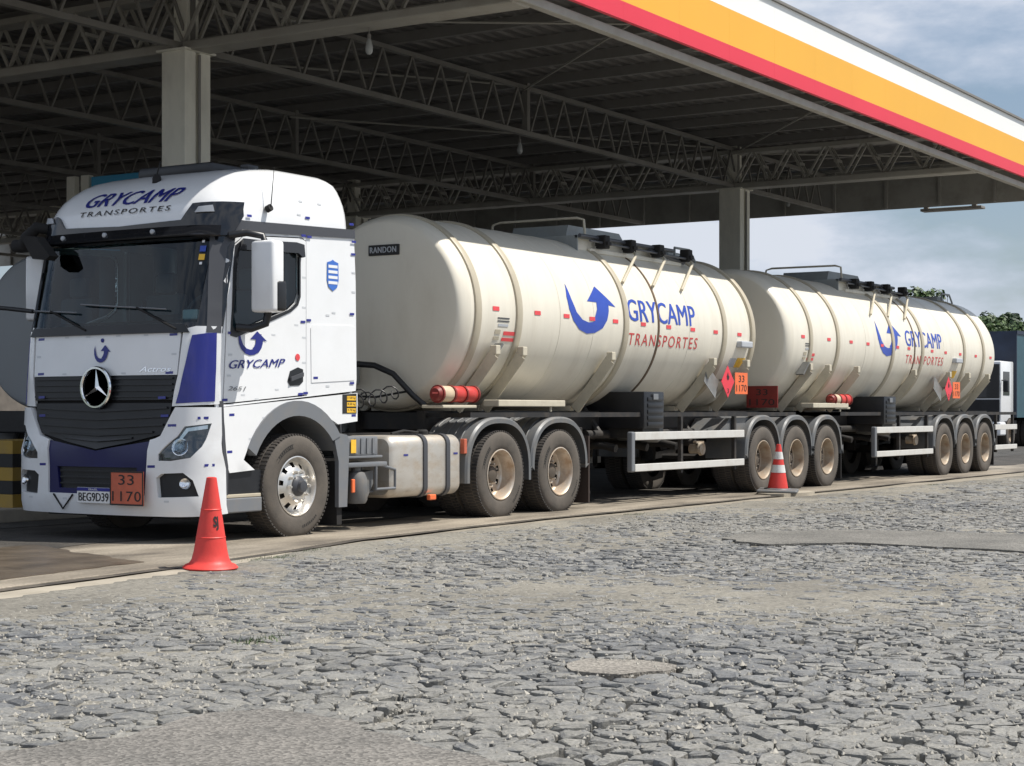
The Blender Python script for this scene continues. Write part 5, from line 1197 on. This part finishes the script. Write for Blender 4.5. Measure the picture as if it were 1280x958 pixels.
        mb = MB(); mb.prism([(q + .05, 1.84), (q + .01, 1.78), (q + .02, 1.735), (q + .05, 1.72), (q + .08, 1.735), (q + .095, 1.775), (q + .07, 1.79)], fm3, .007, .009); mb.obj('flame_symbol', M['ink'], d)
        mb = MB(); mb.box(q + .30, q + .74, yb - .006, yb + .002, 1.52, 1.84, .002); h_ = mb.obj('hazard_plate', M['orange'], t)
        lettering('hazard_code', '33', q + .42, q + .62, 1.70, 1.80, fm3, .009, M['ink'], h_)
        lettering('hazard_code', '1170', q + .34, q + .70, 1.56, 1.66, fm3, .009, M['ink'], h_)
        mb = MB(); mb.bar((q - .05, .10, 1.72), (q + .7, .10, 1.72), .03, .03); mb.obj('placard_bracket', M['greyplate'], t)
    return t, tankf

T1 = dict(x0=3.12, x1=11.16, rings=[3.42, 4.32, 7.01, 10.05, 11.05], seams=[7.95], welds=[5.3, 6.15, 8.9], saddles=[3.75, 4.35, 6.55, 9.6, 10.75], chassis=(3.2, 14.5), axles=[11.23, 12.506, 13.78],
          pipes=(6.8, 10.3), box=(7.35, 7.93), guards=[(7.1, 10.55, True)], leg=6.6, hatch=6.65, can=2.62, canlen=.92, trough=3.85, logo=(5.5, 6.75, 7.08, 9.10),
          tapes=[3.81, 4.75, 5.45, 6.1, 6.72, 7.5, 8.25, 9.0, 9.75, 10.57], labels=3.85, plates=9.95)
T2 = dict(x0=12.45, x1=23.5, rings=[13.32, 14.5, 17.16, 18.75, 21.26, 22.52], seams=[18.32], welds=[15.8, 20], saddles=[13.2, 14.0, 15.3, 18.2, 20.2, 21.4, 22.7], chassis=(12.6, 24.7), axles=[19.75, 21.026, 22.30],
          pipes=(15.4, 19.0), box=(16.45, 17.05), guards=[(16.1, 19.1, True), (23.05, 24.6, False)], leg=17.6, hatch=15.85, can=14.3, canlen=.9, trough=14.0 - .6, logo=(16.39, 17.62, 17.84, 19.9),
          tapes=[13.0, 14.1, 15.1, 15.9, 16.6, 17.4, 18.0, 19.3, 20.1, 21.0, 22.0, 23.0], labels=13.1, plates=20.0)
t1, tf1 = trailer('front cream tank trailer with blue arrow logo coupled to the white tractor unit', T1)
t2, tf2 = trailer('rear cream tank trailer at the tail, behind the striped traffic cone', T2)
# maker's plate and hose on the front head of the first tank
hx_ = 3.12
hm = lambda a, b, o: (hx_ - .046 - o, a, b)
mb = MB(); mb.box(hx_ - .045, hx_ + .02, .98, 1.42, 3.10, 3.225, .008); mk = mb.obj('maker_plate', M['ink'], t1)
lettering('maker_lettering', 'RANDON', 1.39, 1.01, 3.13, 3.20, hm, .003, M['lightgrey'], mk, .03, 0, 1.1, 0)
mb = MB(); mb.tube([(3.0, 2.3, 1.72), (2.93, 1.95, 1.80), (2.90, 1.72, 1.80)], .03, 8); mb.tube([(2.90, 1.45, 1.82), (2.90, 1.2, 1.80), (2.93, .95, 1.70), (3.0, .72, 1.45), (3.05, .58, 1.33)], .036, 8)
mb.tube([(2.95, 2.2, 1.55), (2.93, 1.7, 1.45), (2.93, 1.2, 1.43), (2.98, .75, 1.5)], .014, 6); mb.obj('air_hose', M['hose'], t1, 60)
mb = MB(); mb.box(2.93, 3.05, 1.52, 1.72, 1.58, 1.84, .02); mb.obj('coupling_panel', M['steelgrey'], t1)
mb = MB(); mb.lathe([(.06, -.05), (.05, -.09), (.001, -.09)], (2.96, 1.62, 1.66), 'x', 14); mb.obj('coupling_cap', M['ink'], t1)
mb = MB(); mb.box(3.04, 3.07, 1.80, 2.0, 2.06, 2.075); mb.box(3.04, 3.07, 1.82, 1.88, 1.90, 1.96); mb.obj('head_markings', M['ink'], t1)
# dark red number plate on the front of the rear tank
mb = MB(); mb.box(12.36, 12.38, .26, .80, 1.32, 1.67); dp = mb.obj('hazard_plate', M['darkredplate'], t2)
dpf = lambda a, b, o: (12.36 - o, a, b)
lettering('hazard_code', '33', .63, .43, 1.52, 1.62, dpf, .003, M['ink'], dp); lettering('hazard_code', '1170', .75, .31, 1.36, 1.46, dpf, .003, M['ink'], dp)

# ------------------------------------------------------------------ the tanker in the next lane
TB = dict(x0=0, x1=10.6, rings=[.4, 3.2, 7.4, 10.2], seams=[], welds=[1.8, 5.3, 8.9], saddles=[1.0, 4.0, 7.4, 9.6], chassis=(-.4, 11.2), axles=[.75, 2.03, 3.3],
          pipes=(4.5, 8.0), box=(5.35, 5.95), guards=[(4.6, 8.3, False)], leg=9.4, hatch=4.0, trough=8.2, tapes=[.9, 2.2, 3.4, 4.6, 5.8, 7.0, 8.2, 9.4], labels=1.0)
bgt, _ = trailer('pale grey unmarked tank trailer left of the white cab, its blunt end facing out', TB, 'whitetank')
mb = MB(); mb.box(-.42, -.30, .1, 2.4, .42, .62, .01); mb.box(-.40, -.32, .7, .8, .6, 1.1); mb.box(-.40, -.32, 1.7, 1.8, .6, 1.1); mb.obj('rear_underrun_bar', M['chassis'], bgt)
mb = MB(); mb.box(-.46, -.02, .35, 2.15, .95, 1.27, .02); mb.obj('rear_locker', M['black'], bgt)
bgt.location = (4.45, 7.3, .0)
bg2 = copy_tree(bgt); bg2.location = (16.6, 7.3, 0)
tag(bg2, 'second pale grey tank trailer, in the next lane behind the gap between the cream trailers', 'tank trailer')
sb = thing('backdrop_building', 'long low dark backdrop building added beyond the canopy to darken the view under the tank trailers', 'building', (0, 34.5, 0))  # added backdrop, keeps the gap under the tanks dark
mb = MB(); mb.box(-30, 30, 0, 8, 0, 3.3); mb.obj('backdrop_wall', mat('dark_backdrop_wall', (.16, .14, .12), .8, vary=.2), sb)
mb = MB(); mb.box(-30.3, 30.3, -.3, 8.3, 3.303, 3.6); mb.obj('roof', M['steeldk'], sb)
for k in range(14):
    mb = MB(); mb.box(-28 + k * 4, -26.4 + k * 4, -.06, -.003, 1.0, 2.4, .01); mb.obj('backdrop_window', M['gloss'], sb)

# ================================================================== forecourt things
bar_ = thing('striped_barrier', 'yellow and black banded concrete barrier block left of the white cab', 'barrier', (.9, 3.9, .028))
mb = MB(); mb.box(-1.4, 1.6, 0, 1.1, 0, .16, .02); mb.obj('plinth', M['concrete'], bar_)
z = .16
for k in range(5):
    mb = MB(); mb.box(-.95, 1.1, .1, 1.0, z, z + .148, .004); mb.obj('yellow_band' if k % 2 == 0 else 'black_band', M['yelpaint'] if k % 2 == 0 else M['ink'], bar_); z += .15
sg = thing('totem_sign', 'blue sign panel on pale posts under the canopy behind the cab roof', 'sign', (8.6, 11.55, 0))
for y in (.55, .2):
    mb = MB(); mb.box(-.06, .06, y - .1, y + .1, 0, 5.42, .01); mb.obj('post', M['column'], sg)
mb = MB(); mb.box(-.04, .04, -1.9, .06, 3.7, 5.38, .01); pn = mb.obj('panel', M['signblue'], sg)
cb = MB(); cb.tube([(-2.3, 6.4, 2.72), (-1.5, 4.9, 2.50), (-1.15, 3.6, 2.37), (-1.12, 2.9, 2.32), (-1.2, 2.42, 2.27)], .022, 8)
tag(cb.obj('black_hose', M['hose'], None, 60), 'slack black hose stretched from the left towards the corner of the windscreen', 'hose')

# traffic cones
def cone(x, y, kind, label):
    t = thing('traffic_cone', label, 'traffic cone', (x, y, .0))
    H = .72
    if kind == 'plain':
        rad = lambda z: .040 + (.155 - .040) * (1 - z / H)
        mb = MB(); mb.lathe([(.215, 0), (.22, .010), (.20, .030), (.17, .042), (.150, .07)] + [(rad(.07 + (H - .07) * k / 10), .07 + (H - .07) * k / 10) for k in range(1, 11)] + [(.028, H + .004), (.022, H - .03)], (0, 0, 0), 'z', 40, cap=False)
        b = mb.obj('cone_body', M['coneorange'], t, 40)
        mb = MB()
        fnn = lambda a, z, o: ((rad(z) + o) * math.cos(a), (rad(z) + o) * math.sin(a), z)
        a_ = -2.55
        for i, (dx, z0, z1) in enumerate(((0, .36, .44), (.09, .36, .44))): mb.sheet([(a_ + (.0 if i == 0 else .0), z0 - i * 0), (a_ + .1, z0), (a_ + .1, z1), (a_, z1)], fnn, .002, .003, .2) if False else None
        v, f = text2d('SJ', .04); decal_mesh(mb, v, f, a_ - .02, a_ + .42, .31, .42, fnn, .003, .05)
        mb.obj('cone_marking', M['ink'], b, recalc=False)
        for z in (.25, .47): mb = MB(); mb.lathe([(rad(z - .006), z - .006), (rad(z) + .004, z), (rad(z + .006), z + .006)], (0, 0, 0), 'z', 40, cap=False); mb.obj('moulded_ring', M['coneorange'], b, 40)
    else:
        rad = lambda z: .032 + (.165 - .032) * (1 - z / H)
        mb = MB(); mb.box(-.3, .3, -.3, .3, 0, .05, .03, 3); mb.lathe([(.21, .05), (.20, .065), (.17, .07)], (0, 0, 0), 'z', 30, cap=False); mb.obj('rubber_base', M['fender'], t, 40)
        zz = [.06, .30, .415, .50, .61, H]; ms = ['coneorange', 'conewhite', 'coneorange', 'conewhite', 'coneorange']
        for k in range(5):
            e = .003 if ms[k] == 'conewhite' else 0
            mb = MB(); mb.lathe([(rad(zz[k]) + e, zz[k]), (rad(zz[k + 1]) + e, zz[k + 1])], (0, 0, 0), 'z', 40, cap=False); mb.obj('white_band' if e else 'orange_band', M[ms[k]], t, 60)
        mb = MB(); mb.lathe([(rad(H), H), (.02, H + .002), (.018, H - .05)], (0, 0, 0), 'z', 24, cap=False); mb.obj('tip', M['coneorange'], t, 40)
    t.rotation_euler = (R(1.2), R(-1), .35)
    return t
c1 = cone(-3.10, -1.66, 'plain', 'plain faded orange traffic cone with round foot in front of the cab'); c1.location.z = .018
c2 = cone(10.75, -.45, 'striped', 'orange and white banded traffic cone beside the trailer wheels'); c2.location.z = .05
mb = MB(); pts = [(-.62 + .0, -.36), (.2, -.5), (.75, -.4), (.9, -.1), (.7, .28), (-.1, .35), (-.6, .2), (-.75, -.1)]
mb.sheet(pts, lambda a, b, o: (10.85 + a * .8, -.45 + b * .75, o), .0, .05, .15)
tag(mb.obj('concrete_slab', M['kerb'], None, 20), 'low broken concrete slab under the banded traffic cone', 'slab')

# ================================================================== lorry parked far right
lr = thing('box_lorry', 'far white-cabbed lorry with dark front and teal curtain-sided body at the right edge', 'lorry', (44.7, 6.35, 0))
mb = MB(); mb.box(0, 1.45, .05, 2.5, .9, 2.95, .05, 3); cabx = mb.obj('cab', M['white'], lr, 40)
mb = MB(); mb.box(-.03, .05, .09, 2.46, 1.7, 2.85, .03); mb.obj('windscreen', M['gloss'], cabx)
mb = MB(); mb.box(-.04, .02, .09, 2.46, .92, 1.66, .02); mb.obj('grille', M['black'], cabx)
mb = MB(); mb.box(.25, .95, .035, .06, 1.8, 2.6, .01); mb.obj('side_window', M['gloss'], cabx)
mb = MB(); mb.box(-.12, .5, .02, 2.52, .45, .9, .05); mb.obj('bumper', M['whitedust'], lr)
mb = MB(); mb.box(-.05, .1, -.2, -.02, 1.9, 2.3, .04); mb.tube([(.1, .06, 2.3), (.03, -.1, 2.3)], .02, 6); mb.obj('mirror', M['black'], lr)
mb = MB(); mb.box(1.65, 13.5, .0, 2.55, 1.05, 4.0); bd = mb.obj('curtain_body', M['teal'], lr)
mb = MB(); mb.box(1.60, 1.648, -.01, 2.56, 1.05, 4.01); mb.box(1.60, 13.5, -.03, .0, 3.9, 4.02); mb.obj('headboard', M['darkblue'], bd)
mb = MB()
for k in range(9): mb.box(3.0 + k * 1.2, 3.05 + k * 1.2, -.02, 0, 1.05, 3.9)
mb.obj('curtain_strap', M['darkblue'], bd)
mb = MB(); mb.box(0, 13.5, .8, 1.75, .7, 1.05); mb.box(.3, 2.3, .2, 2.3, .5, .95); mb.obj('chassis_frame', M['chassis'], lr)
for x in (1.0, 3.6, 10.2, 11.45, 12.7): wheel(lr, x, .02, False, 'trailer', x); wheel(lr, x, 2.48, True, 'trailer', x)

# ================================================================== trees
def tree(x, y, h, cr, label, seed, m='leaf', n=5200, leaf=.16, squash=.85):
    rn = random.Random(seed); t = thing('broadleaf_tree', label, 'tree', (x, y, 0), 'trees beyond the canopy')
    mb = MB(); th = h - cr * 1.2; mb.tube([(0, 0, -.1), (.06, .03, th * .5), (.0, .1, th), (.1, .1, h * .9)], .2 + h * .012, 10, .04)
    limbs = []
    for k in range(9):
        a = k * 2.4 + rn.random(); z0 = th * (.65 + .35 * rn.random()); e = Vector((math.cos(a) * cr * .7, math.sin(a) * cr * .7, z0 + cr * (.5 + rn.random() * .6)))
        mb.tube([(0, 0, z0), (e.x * .45, e.y * .45, z0 + (e.z - z0) * .6), e], .08, 6, .02); limbs.append(e)
    mb.obj('trunk', M['bark'], t, 40)
    clumps = [(e, cr * rn.uniform(.28, .45)) for e in limbs]
    cz = h - cr * squash
    for k in range(26):
        d = Vector((rn.gauss(0, 1), rn.gauss(0, 1), rn.gauss(0, .8))).normalized() * cr * rn.uniform(.35, .92); clumps.append((Vector((d.x, d.y, cz + d.z * squash)), cr * rn.uniform(.16, .34)))
    V = []; F = []
    for k in range(n):
        c, r_ = clumps[rn.randrange(len(clumps))]; d = Vector((rn.gauss(0, 1), rn.gauss(0, 1), rn.gauss(0, 1))).normalized() * r_ * rn.uniform(.45, 1.05) ** .6
        p = c + d; nn = (d.normalized() + Vector((rn.uniform(-.7, .7), rn.uniform(-.7, .7), rn.uniform(-.2, .9)))).normalized()
        a = nn.orthogonal().normalized(); b = nn.cross(a); s = leaf * rn.uniform(.6, 1.5); b0 = len(V)
        for i, j in ((-1, -.3), (0, -.7), (1, 0), (.1, .7)): V.append(p + a * i * s + b * j * s)
        F.append((b0, b0 + 1, b0 + 2, b0 + 3))
    me = bpy.data.meshes.new('crown'); me.from_pydata(V, [], F); me.materials.append(M[m]); o = bpy.data.objects.new('crown', me); COL.objects.link(o); o.parent = t
    return t
def pos(u, dep): return world_of((u - 640) / 2200 * dep, dep)
for (u, v, dep, cr, lab, sd_, m) in ((1138, 351, 72, 1.45, 'small dense green tree rising behind the top of the rear tank', 1, 'leaf'),
        (1226, 391, 95, 1.5, 'dark tree just right of the rear tank, leftmost of the clump behind the lorry', 2, 'leaf'), (1250, 387, 98, 1.3, 'dark rounded tree at the middle of the clump behind the lorry', 3, 'leafdk'), (1276, 401, 92, 1.7, 'paler and lower green tree at the right picture edge behind the lorry', 5, 'leaf'),
        (1318, 404, 99, 2.2, 'tree standing just right of the pale green tree behind the lorry', 9, 'leaf'), (858, 322, 62, .9, 'tree whose dark top just shows over the front tank left of the far column', 7, 'leafdk')):
    h = 1.263 + (514.4 - v) / 2200 * dep; x, y = pos(u, dep); tree(x, y, h, cr, lab, sd_, m, leaf=.10, n=7500)
# grass tufts in the joint by the front wheel
rn = random.Random(2); V = []; F = []
for k in range(900):
    cx_, cy_ = rn.choice(((-2.35, -1.42), (-2.1, -1.36), (-1.9, -1.38), (-1.2, -1.2), (-6.2, -6.3 + 1.5), (5.2, -1.0), (15.5, -1.2)))
    x = cx_ + rn.gauss(0, .12); y = cy_ + rn.gauss(0, .05); a = rn.uniform(0, 6.3); hh = rn.uniform(.01, .04); b0 = len(V)
    V += [(x, y, 0.0), (x + .006 * math.cos(a), y + .006 * math.sin(a), 0.0), (x + rn.gauss(0, .015), y + rn.gauss(0, .015), hh)]; F.append((b0, b0 + 1, b0 + 2))
me = bpy.data.meshes.new('grass'); me.from_pydata(V, [], F); me.materials.append(M['leaf']); o = bpy.data.objects.new('grass', me); COL.objects.link(o)
tag(o, 'sparse short weeds growing along the kerb joint near the front wheel', 'weeds', kind='stuff')
